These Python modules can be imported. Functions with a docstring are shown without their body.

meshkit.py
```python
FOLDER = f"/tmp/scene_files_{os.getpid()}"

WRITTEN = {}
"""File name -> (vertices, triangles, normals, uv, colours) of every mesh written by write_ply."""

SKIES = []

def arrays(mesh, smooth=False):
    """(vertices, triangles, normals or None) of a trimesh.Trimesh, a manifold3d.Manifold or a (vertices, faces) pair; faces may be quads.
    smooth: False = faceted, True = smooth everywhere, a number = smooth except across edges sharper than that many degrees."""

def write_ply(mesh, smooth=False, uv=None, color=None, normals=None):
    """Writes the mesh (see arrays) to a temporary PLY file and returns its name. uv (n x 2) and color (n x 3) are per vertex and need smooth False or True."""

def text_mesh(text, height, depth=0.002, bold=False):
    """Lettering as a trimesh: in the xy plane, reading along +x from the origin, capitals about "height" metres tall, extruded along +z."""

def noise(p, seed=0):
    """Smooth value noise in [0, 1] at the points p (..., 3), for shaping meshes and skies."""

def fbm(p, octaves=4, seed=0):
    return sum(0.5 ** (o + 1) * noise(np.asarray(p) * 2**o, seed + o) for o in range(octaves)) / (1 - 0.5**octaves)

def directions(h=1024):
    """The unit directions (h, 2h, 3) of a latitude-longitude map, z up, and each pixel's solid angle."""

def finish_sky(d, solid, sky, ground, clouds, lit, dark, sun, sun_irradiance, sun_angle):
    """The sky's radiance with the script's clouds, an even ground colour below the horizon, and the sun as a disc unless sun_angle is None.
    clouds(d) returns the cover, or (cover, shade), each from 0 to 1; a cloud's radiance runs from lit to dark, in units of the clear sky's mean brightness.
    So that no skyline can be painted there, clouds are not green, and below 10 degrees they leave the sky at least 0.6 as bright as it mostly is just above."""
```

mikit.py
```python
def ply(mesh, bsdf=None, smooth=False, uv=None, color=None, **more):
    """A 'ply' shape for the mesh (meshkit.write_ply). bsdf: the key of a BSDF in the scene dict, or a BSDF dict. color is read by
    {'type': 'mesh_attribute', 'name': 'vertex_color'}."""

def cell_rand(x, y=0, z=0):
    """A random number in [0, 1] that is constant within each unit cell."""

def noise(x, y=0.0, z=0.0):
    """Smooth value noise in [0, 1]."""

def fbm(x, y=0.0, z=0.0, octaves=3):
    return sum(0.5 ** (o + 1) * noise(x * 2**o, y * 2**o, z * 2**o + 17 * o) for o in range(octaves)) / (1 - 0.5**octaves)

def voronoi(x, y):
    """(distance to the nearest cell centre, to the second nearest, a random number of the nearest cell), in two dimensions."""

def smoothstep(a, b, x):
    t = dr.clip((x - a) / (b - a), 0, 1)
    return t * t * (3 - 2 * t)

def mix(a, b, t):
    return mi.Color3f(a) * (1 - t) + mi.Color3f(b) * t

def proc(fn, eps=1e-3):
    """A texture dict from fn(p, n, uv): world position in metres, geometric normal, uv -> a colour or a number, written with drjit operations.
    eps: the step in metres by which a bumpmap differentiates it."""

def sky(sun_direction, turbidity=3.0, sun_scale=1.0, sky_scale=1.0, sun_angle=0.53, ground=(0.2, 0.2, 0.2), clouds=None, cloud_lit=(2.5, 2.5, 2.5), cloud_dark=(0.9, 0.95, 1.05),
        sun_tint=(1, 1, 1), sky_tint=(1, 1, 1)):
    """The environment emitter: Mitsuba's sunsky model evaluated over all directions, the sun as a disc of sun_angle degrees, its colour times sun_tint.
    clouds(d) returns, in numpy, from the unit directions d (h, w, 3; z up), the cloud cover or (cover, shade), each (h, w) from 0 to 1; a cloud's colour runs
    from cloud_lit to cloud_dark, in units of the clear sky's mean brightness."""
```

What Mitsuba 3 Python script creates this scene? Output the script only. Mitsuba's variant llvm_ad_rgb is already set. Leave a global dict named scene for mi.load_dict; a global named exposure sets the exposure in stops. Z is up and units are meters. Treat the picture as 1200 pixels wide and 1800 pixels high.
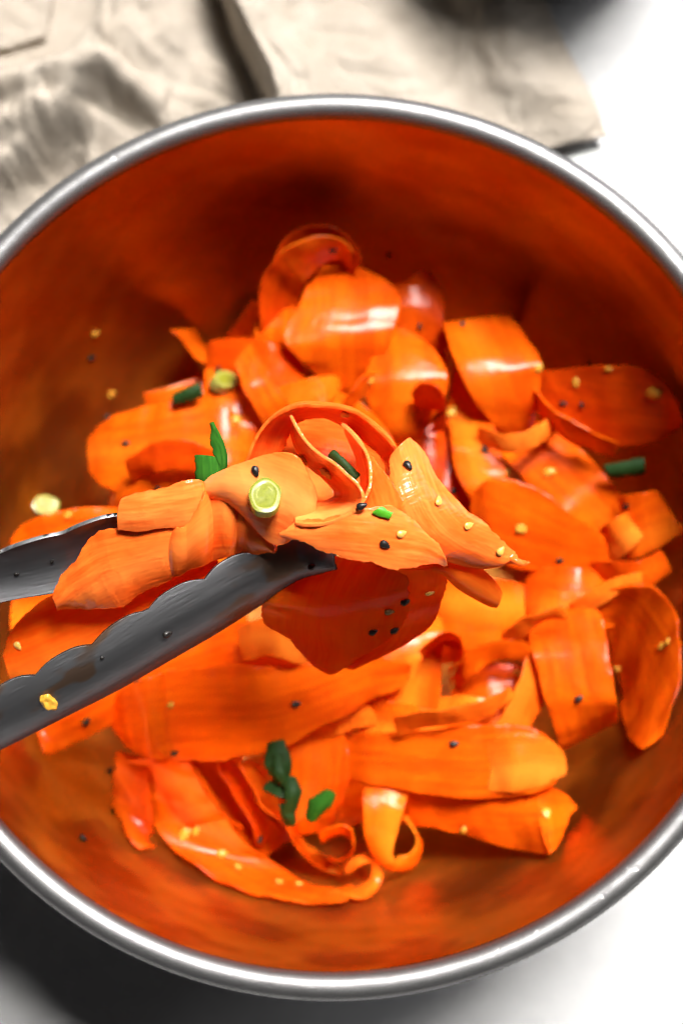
import math
import numpy as np
import drjit as dr
import mitsuba as mi
import trimesh
import meshkit
import mikit
from mikit import proc, noise, fbm, voronoi, smoothstep, mix

T = mi.ScalarTransform4f
scene, labels = {}, {}
rng = np.random.default_rng(12)

# ------------------------------------------------------------------ camera, light, exposure
EYE, TILT = np.array([0.00274, -0.05987, 0.50265]), math.radians(9.0)
look = np.array([0, math.sin(TILT), -math.cos(TILT)])
scene['camera'] = {'type': 'thinlens', 'fov': math.degrees(2 * math.atan(600 / 2500)), 'fov_axis': 'x', 'aperture_radius': 0.0030, 'focus_distance': 0.352,
                   'near_clip': 0.01, 'far_clip': 20.0,
                   'to_world': T().look_at(origin=EYE.tolist(), target=(EYE + look).tolist(), up=[0, math.cos(TILT), math.sin(TILT)])}
exposure = 0.5
AZ, EL, DIST = math.radians(62), math.radians(60), 4.0      # the window: from the upper right of the picture
lamp = DIST * np.array([math.cos(AZ) * math.cos(EL), math.sin(AZ) * math.cos(EL), math.sin(EL)])
scene['window_light'] = {'type': 'rectangle', 'to_world': T().look_at(origin=lamp.tolist(), target=[0, 0, 0.05], up=[0, 0, 1]) @ T().scale([0.62, 0.62, 1]),
                         'emitter': {'type': 'area', 'radiance': {'type': 'rgb', 'value': [73, 71, 68.5]}}}
labels['window_light'] = {'label': 'bright window pane outside the frame that lights the bowl', 'category': 'window'}
for k, (az, el, w, h, rad) in enumerate([(35, 30, 1.0, 0.8, 3.6)]):     # a second, dimmer window low on the right
    p = 4.5 * np.array([math.cos(math.radians(az)) * math.cos(math.radians(el)), math.sin(math.radians(az)) * math.cos(math.radians(el)), math.sin(math.radians(el))])
    scene['far_window'] = {'type': 'rectangle', 'to_world': T().look_at(origin=p.tolist(), target=[0, 0, 0.05], up=[0, 0, 1]) @ T().scale([w, h, 1]),
                           'emitter': {'type': 'area', 'radiance': {'type': 'rgb', 'value': [rad, rad, rad * 1.03]}}}
    labels['far_window'] = {'label': 'low dim window outside the frame to the right of the table', 'category': 'window'}
scene['room_light'] = {'type': 'constant', 'radiance': {'type': 'rgb', 'value': [0.013, 0.013, 0.0135]}}


# ------------------------------------------------------------------ materials
def rgb(*c):
    return {'type': 'rgb', 'value': list(c)}


def fibre(p, n, uv):          # relief of a peeled carrot: ridges along the strip, chatter marks of the peeler across it
    return fbm(uv.x * 110, uv.y * 900, 3.0, 2) * 0.6 + fbm(uv.x * 420, uv.y * 90, 1.0, 2) * 0.9 + fbm(uv.x * 170, uv.y * 240, 6.0, 2) * 3.0


def fibre_fine(p, n, uv):
    return fbm(uv.x * 1700, uv.y * 350, 5.0, 2) * 0.8 + fbm(uv.x * 160, uv.y * 1500, 3.0, 2) * 0.7 + fbm(uv.x * 420, uv.y * 120, 1.0, 2) * 0.8


def carrot(lo, hi, core):
    def f(p, n, uv):
        streak = fbm(uv.x * 45, uv.y * 750, 2.0, 3)
        patch = fbm(uv.x * 55, uv.y * 110, 7.0, 2)
        fine = fbm(uv.x * 300, uv.y * 2600, 4.0, 2)
        t = smoothstep(0.28, 0.72, streak * 0.45 + patch * 0.3 + fine * 0.25)
        off = uv.y + (noise(uv.x * 14, 3.0, 1.0) - 0.5) * 0.012      # the paler heart of the root, where the peeler cut deep
        heart = dr.exp(-dr.square(off / 0.0042)) * smoothstep(0.35, 0.75, noise(uv.x * 9, 8.0, 2.0))
        return mix(mix(lo, hi, t), core, heart * 0.75)
    return f


def add_carrot(key, lo, hi, core, trans, rough, bump, scale, through=1.3):
    colour = proc(carrot(lo, hi, core))
    scene[key] = {'type': 'bumpmap', 'tex': proc(bump, 1e-4), 'scale': scale, 'bsdf': {
        'type': 'blendbsdf', 'weight': trans,
        'a': {'type': 'twosided', 'b': {'type': 'principled', 'base_color': colour, 'roughness': rough, 'specular': 0.30}},
        'b': {'type': 'principledthin', 'base_color': colour, 'roughness': rough, 'eta': 1.5, 'diff_trans': through, 'spec_trans': 0.0}}}


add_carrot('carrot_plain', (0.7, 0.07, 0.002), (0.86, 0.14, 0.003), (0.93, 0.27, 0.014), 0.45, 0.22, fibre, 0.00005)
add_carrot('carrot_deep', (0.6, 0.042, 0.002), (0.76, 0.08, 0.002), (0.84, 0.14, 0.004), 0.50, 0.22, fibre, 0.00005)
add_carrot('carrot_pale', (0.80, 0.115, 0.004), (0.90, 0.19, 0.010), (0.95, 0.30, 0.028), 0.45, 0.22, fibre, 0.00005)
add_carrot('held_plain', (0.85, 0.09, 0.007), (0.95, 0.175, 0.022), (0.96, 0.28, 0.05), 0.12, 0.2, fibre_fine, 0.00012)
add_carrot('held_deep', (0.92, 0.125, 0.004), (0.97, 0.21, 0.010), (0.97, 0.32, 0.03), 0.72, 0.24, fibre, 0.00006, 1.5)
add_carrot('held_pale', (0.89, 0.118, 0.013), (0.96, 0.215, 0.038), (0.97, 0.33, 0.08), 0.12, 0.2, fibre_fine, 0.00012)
MATS = {'c1': 'carrot_plain', 'c2': 'carrot_deep', 'c3': 'carrot_pale', 'h1': 'held_plain', 'h2': 'held_deep', 'h3': 'held_pale'}


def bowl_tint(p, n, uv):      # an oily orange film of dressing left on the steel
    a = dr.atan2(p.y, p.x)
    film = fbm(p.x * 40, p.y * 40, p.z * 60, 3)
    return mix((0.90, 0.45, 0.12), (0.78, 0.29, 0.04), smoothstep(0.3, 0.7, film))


def wall_waves(p, n, uv):      # the spun steel is never quite true, and dressing has dried on it in smears
    a = dr.atan2(p.y, p.x)
    return fbm(p.x * 55, p.y * 55, p.z * 90, 2) * 1.0 


def film_cover(p, n, uv):      # how much of the steel the dried dressing hides
    return 0.03 + 0.15 * smoothstep(0.35, 0.7, fbm(p.x * 45, p.y * 45, p.z * 45 + 3, 3))


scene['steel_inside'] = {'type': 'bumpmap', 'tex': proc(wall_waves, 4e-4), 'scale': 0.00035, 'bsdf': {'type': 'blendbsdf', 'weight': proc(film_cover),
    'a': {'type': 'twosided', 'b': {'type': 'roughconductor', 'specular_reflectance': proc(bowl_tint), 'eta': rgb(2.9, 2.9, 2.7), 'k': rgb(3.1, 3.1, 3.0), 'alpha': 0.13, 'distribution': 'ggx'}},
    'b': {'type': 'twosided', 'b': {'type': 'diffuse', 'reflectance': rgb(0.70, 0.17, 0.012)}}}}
STEEL = {'type': 'roughconductor', 'eta': rgb(2.9, 2.9, 2.8), 'k': rgb(3.1, 3.1, 3.1), 'distribution': 'ggx'}


def rim_wear(p, n, uv):
    return fbm(p.x * 260, p.y * 260, p.z * 260, 3) + 0.6 * smoothstep(0.72, 0.8, fbm(p.x * 420, p.y * 420, p.z * 420, 2))


scene['steel_rim'] = {'type': 'bumpmap', 'tex': proc(rim_wear, 2e-4), 'scale': 0.00011, 'bsdf': {'type': 'twosided', 'b': {
    'type': 'blendbsdf', 'weight': 0.55, 'a': {**STEEL, 'alpha': 0.15, 'specular_reflectance': rgb(0.64, 0.63, 0.63)},
    'b': {**STEEL, 'alpha': 0.45, 'specular_reflectance': rgb(0.36, 0.355, 0.355)}}}}


def tong_scratch(p, n, uv):
    return fbm(uv.x * 220, uv.y * 3000, 2.0, 2) + fbm(uv.x * 1200, uv.y * 1200, 2.0, 2) * 0.5


def tong_colour(p, n, uv):     # smears of dressing and dull water marks
    oil = smoothstep(0.60, 0.72, fbm(uv.x * 70, uv.y * 160, 5.0, 3))
    dull = fbm(uv.x * 25, uv.y * 400, 1.0, 3)
    return mix(mix((0.24, 0.24, 0.25), (0.46, 0.46, 0.475), dull), (0.34, 0.16, 0.06), oil * 0.7)


scene['tong_steel'] = {'type': 'bumpmap', 'tex': proc(tong_scratch, 1e-4), 'scale': 0.00006, 'bsdf': {'type': 'twosided', 'b': {
    'type': 'roughconductor', 'eta': rgb(2.9, 2.9, 2.8), 'k': rgb(3.1, 3.1, 3.1), 'alpha': 0.24, 'distribution': 'ggx', 'specular_reflectance': proc(tong_colour)}}}


def table_colour(p, n, uv):
    return mix((0.40, 0.40, 0.40), (0.48, 0.48, 0.475), fbm(p.x * 18, p.y * 18, 1.0, 3) * 0.7 + fbm(p.x * 240, p.y * 240, 5.0, 2) * 0.3)


scene['table_paint'] = {'type': 'principled', 'base_color': proc(table_colour), 'roughness': 0.5, 'specular': 0.3}


def linen_colour(p, n, uv):
    return mix((0.33, 0.28, 0.225), (0.44, 0.39, 0.33), fbm(p.x * 120, p.y * 120, p.z * 50, 3))


def weave(p, n, uv):
    return dr.sin(p.x * 5200) * dr.sin(p.y * 5200) * 0.5 + fbm(p.x * 300, p.y * 300, 1.0, 3) * 4


scene['linen'] = {'type': 'bumpmap', 'tex': proc(weave, 1e-4), 'scale': 0.00025, 'bsdf': {'type': 'twosided', 'b': {'type': 'diffuse', 'reflectance': proc(linen_colour)}}}
scene['pot_paint'] = {'type': 'principled', 'base_color': rgb(0.04, 0.04, 0.042), 'roughness': 0.4}
scene['seed_black'] = {'type': 'principled', 'base_color': rgb(0.012, 0.010, 0.009), 'roughness': 0.35, 'specular': 0.30}
scene['seed_brown'] = {'type': 'principled', 'base_color': rgb(0.16, 0.07, 0.015), 'roughness': 0.4}
scene['seed_white'] = {'type': 'principled', 'base_color': rgb(0.62, 0.33, 0.06), 'roughness': 0.35}
scene['garlic'] = {'type': 'principled', 'base_color': rgb(0.55, 0.28, 0.03), 'roughness': 0.3}


def onion_rings(p, n, uv):    # ivory walls between the leaf rings of a cut stem
    r = uv.x + (fbm(p.x * 700, p.y * 700, p.z * 700, 2) - 0.5) * 0.10
    wall = dr.exp(-dr.square((r - 0.80) / 0.055)) + 0.55 * dr.exp(-dr.square((r - 0.52) / 0.05)) * smoothstep(0.35, 0.6, noise(p.x * 500, p.y * 500, 2.0))
    flesh = fbm(p.x * 1500, p.y * 1500, p.z * 1500, 2)
    return mix(mix((0.14, 0.16, 0.010), (0.22, 0.235, 0.022), flesh), (0.36, 0.36, 0.12), wall)


scene['onion_cut'] = {'type': 'principled', 'base_color': proc(onion_rings), 'roughness': 0.3}
scene['onion_skin'] = {'type': 'principled', 'base_color': rgb(0.27, 0.28, 0.03), 'roughness': 0.3}
scene['onion_pale'] = {'type': 'principled', 'base_color': rgb(0.34, 0.35, 0.08), 'roughness': 0.25}


def chive_colour(p, n, uv):
    return mix((0.015, 0.085, 0.010), (0.05, 0.19, 0.02), fbm(uv.x * 300, uv.y * 2500, 2.0, 2))


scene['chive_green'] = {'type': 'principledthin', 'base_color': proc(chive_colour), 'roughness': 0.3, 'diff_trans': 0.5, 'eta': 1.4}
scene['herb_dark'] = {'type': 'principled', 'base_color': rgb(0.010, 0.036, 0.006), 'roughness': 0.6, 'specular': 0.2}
scene['chip_green'] = {'type': 'principled', 'base_color': rgb(0.07, 0.30, 0.015), 'roughness': 0.25}

# ------------------------------------------------------------------ the table
g = 1.6
TABLE = -0.014
scene['table_top'] = mikit.ply((np.array([[-g, -g, TABLE], [g, -g, TABLE], [g, g, TABLE], [-g, g, TABLE]], float), np.array([[0, 1, 2, 3]])), 'table_paint')
labels['table_top'] = {'kind': 'structure', 'label': 'white table top under the bowl and the napkin'}


def spline(P, n):
    """Catmull-Rom curve through the points, n steps to each span"""
    P = np.asarray(P, float)
    Q = np.vstack([2 * P[0] - P[1], P, 2 * P[-1] - P[-2]])
    t = np.arange(n)[:, None] / n
    out = []
    for i in range(len(P) - 1):
        a, b, c, d = Q[i:i + 4]
        out.append(0.5 * (2 * b + (c - a) * t + (2 * a - 5 * b + 4 * c - d) * t**2 + (3 * b - a - 3 * c + d) * t**3))
    return np.vstack(out + [P[-1:]])


def strip(flat, thick, camber, ragged, seed, n=8, nv=11, round_ends=True, flip=False, wave=0.5, scallop=None, ruffle=0.0, soft=0):
    """A bent sheet between two edge curves (millimetres): (vertices in metres, faces, uv)"""
    st = np.asarray(flat, float).reshape(-1, 6)
    A, B = spline(st[:, :3], n), spline(st[:, 3:], n)
    if flip:
        A, B = B, A
    if soft:                                       # rounds the bends
        g = np.exp(-0.5 * (np.arange(-15, 16) / soft) ** 2)
        g /= g.sum()
        A, B = (np.stack([np.convolve(np.pad(c[:, q], 15, mode='reflect', reflect_type='odd'), g, 'valid') for q in range(3)], 1) for c in (A, B))
    nu = len(A)
    mid = (A + B) / 2
    s = np.concatenate([[0], np.cumsum(np.linalg.norm(np.diff(mid, axis=0), axis=1))])
    W = np.linalg.norm(A - B, axis=1)
    half = np.ones(nu)
    if round_ends:
        for e in (s, s[-1] - s):
            r = np.clip(e / (0.2 * W.mean() + 1e-6), 0, 1)
            half *= 0.9 + 0.1 * np.sqrt(1 - (1 - r) ** 2)
    v = np.linspace(0, 1, nv)
    v = 0.5 - 0.5 * np.cos(np.pi * v) * (1 - 0.25 * np.sin(np.pi * v) ** 2)
    vv = 0.5 + (v[None, :] - 0.5) * half[:, None]
    if ragged:
        k = np.stack([s * 0.9, 0 * s, 0 * s + seed * 7.3], 1)
        k2 = np.stack([s * 0.18, 0 * s + 5, 0 * s + seed * 3.1], 1)
        ea = (meshkit.noise(k, 3) - .5) * ragged + (meshkit.noise(k2, 5) - .5) * ragged * 3
        eb = (meshkit.noise(k + 50, 4) - .5) * ragged + (meshkit.noise(k2 + 31, 6) - .5) * ragged * 3
        k3 = np.stack([s * 2.6, 0 * s + 9, 0 * s + seed * 1.7], 1)
        ea, eb = ea + (meshkit.noise(k3, 7) - .5) * ragged * .6, eb + (meshkit.noise(k3 + 70, 8) - .5) * ragged * .6
        vv = vv + (ea / np.maximum(W, 3))[:, None] * (1 - vv) ** 3 + (eb / np.maximum(W, 3))[:, None] * vv**3
    if scallop:                                   # (start, end, pitch, depth): round teeth along the first edge
        a, b, pitch, depth = scallop
        tooth = np.where((s > a) & (s < b), depth * (1 - np.abs(np.sin(np.pi * (s - a) / pitch))) ** 1.4, 0)
        vv = vv + (tooth / W)[:, None] * (1 - vv) ** 6
    S = A[:, None] * (1 - vv[..., None]) + B[:, None] * vv[..., None]

    def normals(S):
        du = np.gradient(S, axis=0)
        dv = np.gradient(S, axis=1)
        N = np.cross(du, dv)
        return N / (np.linalg.norm(N, axis=2, keepdims=True) + 1e-9)
    N = normals(S)
    if N[..., 2].mean() < 0:
        N = -N
    S = S + N * (camber * 4 * vv * (1 - vv))[..., None]
    if ruffle:                                    # limp edges: each edge waves on its own
        for off, e in ((3.3, (1 - vv) ** 2), (47.1, vv**2)):
            w = meshkit.fbm(np.stack([s * 0.11 + off, 0 * s, 0 * s + seed * 5.7], 1), 2, 11) - .5
            S = S + N * (w[:, None] * 2 * ruffle * e)[..., None]
    S = S + N * ((meshkit.fbm(np.concatenate([S * 0.11, np.zeros_like(S[..., :0])], 2) + seed * 11.7, 3, 9) - .5) * 2 * wave)[..., None]
    N = normals(S)
    top, bot = S + N * thick / 2, S - N * thick / 2
    V = np.concatenate([top.reshape(-1, 3), bot.reshape(-1, 3)])
    i, j = np.meshgrid(np.arange(nu - 1), np.arange(nv - 1), indexing='ij')
    q = np.stack([i * nv + j, (i + 1) * nv + j, (i + 1) * nv + j + 1, i * nv + j + 1], -1).reshape(-1, 4)
    M = nu * nv
    ring = np.concatenate([np.arange(nv), np.arange(1, nu) * nv + nv - 1, (nu - 1) * nv + np.arange(nv - 2, -1, -1), np.arange(nu - 2, 0, -1) * nv])
    r2 = np.roll(ring, -1)
    side = np.stack([ring, r2, r2 + M, ring + M], 1)
    F = np.vstack([q, q[:, ::-1] + M, side])
    F = np.vstack([F[:, [0, 1, 2]], F[:, [0, 2, 3]]])
    uv = np.stack(np.broadcast_arrays(s[:, None] / 1000, (vv - .5) * W[:, None] / 1000), -1).reshape(-1, 2) + np.array([seed * 0.37, 0])
    return V / 1000, F, np.vstack([uv, uv])


def numbered(name):
    if name not in scene and name not in labels:
        return name
    k = 1
    while f'{name}_{k:03d}' in scene or f'{name}_{k:03d}' in labels:
        k += 1
    return f'{name}_{k:03d}'


def revolve(profile, n=160):
    a = np.arange(n) * 2 * np.pi / n
    p = np.asarray(profile, float)
    V = np.stack([p[:, None, 0] * np.cos(a), p[:, None, 0] * np.sin(a), np.broadcast_to(p[:, None, 1], (len(p), n))], -1).reshape(-1, 3)
    i, j = np.meshgrid(np.arange(len(p) - 1), np.arange(n), indexing='ij')
    q = np.stack([i * n + j, i * n + (j + 1) % n, (i + 1) * n + (j + 1) % n, (i + 1) * n + j], -1).reshape(-1, 4)
    return V, q


# ------------------------------------------------------------------ the steel bowl
inner = spline(np.array([[0.0, -12.0], [56.0, -12.0], [74.0, -9.0], [89.0, 0.0], [100.0, 14.0], [108.0, 30.0], [114.0, 46.0], [118.6, 66.0], [121.6, 85.0], [123.1, 100.0]], float) / 1000, 10)
inner[0, 0] = 1e-5
d = np.gradient(inner, axis=0)
nrm = np.stack([d[:, 1], -d[:, 0]], 1) / np.linalg.norm(d, axis=1, keepdims=True)
outer = inner + nrm * 0.0012
outer[:, 1] = np.maximum(outer[:, 1], TABLE + 0.0006)
for nm, prof, mat in (('inner_wall', inner, 'steel_inside'), ('outer_wall', outer[::-1], 'steel_rim')):
    V, F = revolve(prof)
    dent = (meshkit.fbm(V * 22, 3, 5) - .5)[:, None] * 0.0008
    V[:, :2] *= 1 + dent * 6 * (V[:, 2:] / 0.1)
    scene['mixing_bowl__' + nm] = mikit.ply((V, F), mat, smooth=50)
labels['mixing_bowl__inner_wall'] = {'label': 'inner wall of the bowl, smeared with orange dressing'}
th = np.linspace(math.radians(200), math.radians(-115), 40)
V, F = revolve(np.stack([0.1269 + 0.0038 * np.cos(th), 0.1008 + 0.0034 * np.sin(th)], 1), 240)
V[:, 2] += (meshkit.fbm(V * 60, 2, 3) - .5) * 0.0004
scene['mixing_bowl__rim'] = mikit.ply((V, F), 'steel_rim', smooth=True)
labels['mixing_bowl'] = {'label': 'wide stainless steel mixing bowl with a rolled rim, filled with carrot ribbons', 'category': 'bowl'}
labels['mixing_bowl__rim'] = {'label': 'shiny rolled rim'}


# ------------------------------------------------------------------ the napkin behind the bowl
def seg_d(x, y, pts):
    """signed distance to a polyline (left of its direction positive) and the nearest position along it from 0 to 1"""
    best, sign, along = np.full(x.shape, 1e9), np.zeros(x.shape), np.zeros(x.shape)
    pts = np.asarray(pts, float)
    for k in range(len(pts) - 1):
        a, b = pts[k], pts[k + 1]
        e = b - a
        t = np.clip(((x - a[0]) * e[0] + (y - a[1]) * e[1]) / (e @ e), 0, 1)
        dx, dy = x - a[0] - t * e[0], y - a[1] - t * e[1]
        dd = np.hypot(dx, dy)
        m = dd < best
        best = np.where(m, dd, best)
        sign = np.where(m, np.sign(e[0] * dy - e[1] * dx), sign)
        along = np.where(m, (k + t) / (len(pts) - 1), along)
    return best * sign, along


NAP = np.array([[-177.9, 98.8], [103.8, 165.7], [47.8, 301.7], [-211.2, 301.7]], float)     # corners: near left, near right, far right, far left (mm)
nu_, nv_ = 330, 210
su, sv = np.meshgrid(np.linspace(0, 1, nu_), np.linspace(0, 1, nv_), indexing='ij')
XY = ((1 - su) * (1 - sv))[..., None] * NAP[0] + (su * (1 - sv))[..., None] * NAP[1] + (su * sv)[..., None] * NAP[2] + ((1 - su) * sv)[..., None] * NAP[3]
x, y = XY[..., 0], XY[..., 1]
edge = np.minimum(np.minimum(su, 1 - su) * 300, np.minimum(sv, 1 - sv) * 130)
hgt = 2.0 + 3.0 * meshkit.fbm(np.stack([x * .02, y * .02, x * 0], -1), 3, 2)
for kind, pts, hh, ww in [
    ('step', [[-51.1, 300.3], [-44.5, 230.3], [-35.4, 202.1], [-23.2, 176.7], [-16.6, 151.6]], 36, 34),
    ('step', [[-84.7, 300.3], [-83.9, 220.8], [-88.9, 204.4], [-102.7, 189.3], [-131.8, 183.6], [-192.4, 181.3]], 22, 26),
    ('step', [[-110.3, 292.9], [-106.9, 220.8], [-109.7, 204.4], [-128.0, 198.6], [-193.8, 206.8]], -14, 16),
    ('ridge', [[-130.3, 144.8], [-113.4, 153.9], [-94.5, 170.9], [-82.9, 179.0], [-62.2, 173.2]], 17, 7),
    ('ridge', [[-93.4, 131.4], [-88.6, 151.6], [-85.8, 167.5]], 12, 7),
    ('ridge', [[-127.1, 174.4], [-103.4, 179.0], [-77.5, 182.4]], 13, 7),
    ('ridge', [[-135.2, 160.2], [-118.0, 162.9], [-103.1, 168.7]], 12, 6),
    ('ridge', [[-73.3, 185.9], [-60.5, 202.1], [-58.9, 232.7]], 9, 14),
    ('ridge', [[-64.1, 162.9], [-49.3, 179.0], [-40.8, 192.8]], 7, 9),
    ('ridge', [[-10.7, 292.9], [0.5, 220.8], [20.1, 192.8], [37.2, 160.7]], 14, 20),
    ('ridge', [[65.4, 292.9], [57.6, 220.8], [68.0, 192.8], [97.8, 167.5]], 10, 14),
]:
    dd, al = seg_d(x, y, pts)
    fade = np.clip(np.minimum(al, 1 - al) * 8, 0, 1) ** .5
    if kind == 'ridge':
        hgt += hh * np.exp(-(dd / ww) ** 2) * (0.3 + 0.7 * fade)
    elif kind == 'step':          # a layer that starts at the line and slopes down to its left over a distance
        hgt += hh * np.where(dd > 0, np.exp(-(dd / ww) ** 2), np.clip(1 + dd / 2.2, 0, 1) ** 0.5)* (np.abs(dd) < 4 * ww)
wr = meshkit.fbm(np.stack([x * .05 + 3 * meshkit.noise(np.stack([x * .03, y * .03, x * 0], -1), 8), y * .05, x * 0], -1), 4, 4)
hgt += 9.0 * np.abs(wr - .5) * np.clip(edge / 12, 0.25, 1) + 0.5 * meshkit.fbm(np.stack([x * .3, y * .3, x * 0], -1), 3, 6)
hgt = np.maximum(hgt, 1.0)
top = np.stack([x, y, hgt + 0.5], -1).reshape(-1, 3) / 1000 + [0, 0, TABLE]
bot = np.stack([x, y, hgt - 0.5], -1).reshape(-1, 3) / 1000 + [0, 0, TABLE]
i, j = np.meshgrid(np.arange(nu_ - 1), np.arange(nv_ - 1), indexing='ij')
q = np.stack([i * nv_ + j, (i + 1) * nv_ + j, (i + 1) * nv_ + j + 1, i * nv_ + j + 1], -1).reshape(-1, 4)
ring = np.concatenate([np.arange(nv_), np.arange(1, nu_) * nv_ + nv_ - 1, (nu_ - 1) * nv_ + np.arange(nv_ - 2, -1, -1), np.arange(nu_ - 2, 0, -1) * nv_])
M_ = nu_ * nv_
r2 = np.roll(ring, -1)
scene['linen_napkin'] = mikit.ply((np.vstack([top, bot]), np.vstack([q, q[:, ::-1] + M_, np.stack([ring, r2, r2 + M_, ring + M_], 1)])), 'linen', smooth=60)
labels['linen_napkin'] = {'label': 'crumpled beige linen napkin on the table behind the bowl', 'category': 'napkin'}

# ------------------------------------------------------------------ the dark pot beyond the napkin, which shades it
px, py, pr, ph = (np.float64(0.0896), np.float64(0.2837), 0.055, 0.105)
V, F = revolve([(1e-5, .0005), (pr - .004, .0005), (pr, .004), (pr, ph), (pr - .002, ph + .001), (pr - .003, ph), (pr - .003, .005), (1e-5, .004)], 96)
V += [px, py, TABLE]
scene['dark_pot'] = mikit.ply((V, F), 'pot_paint', smooth=40)
labels['dark_pot'] = {'label': 'dark pot on the table beyond the napkin corner', 'category': 'pot'}

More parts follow.
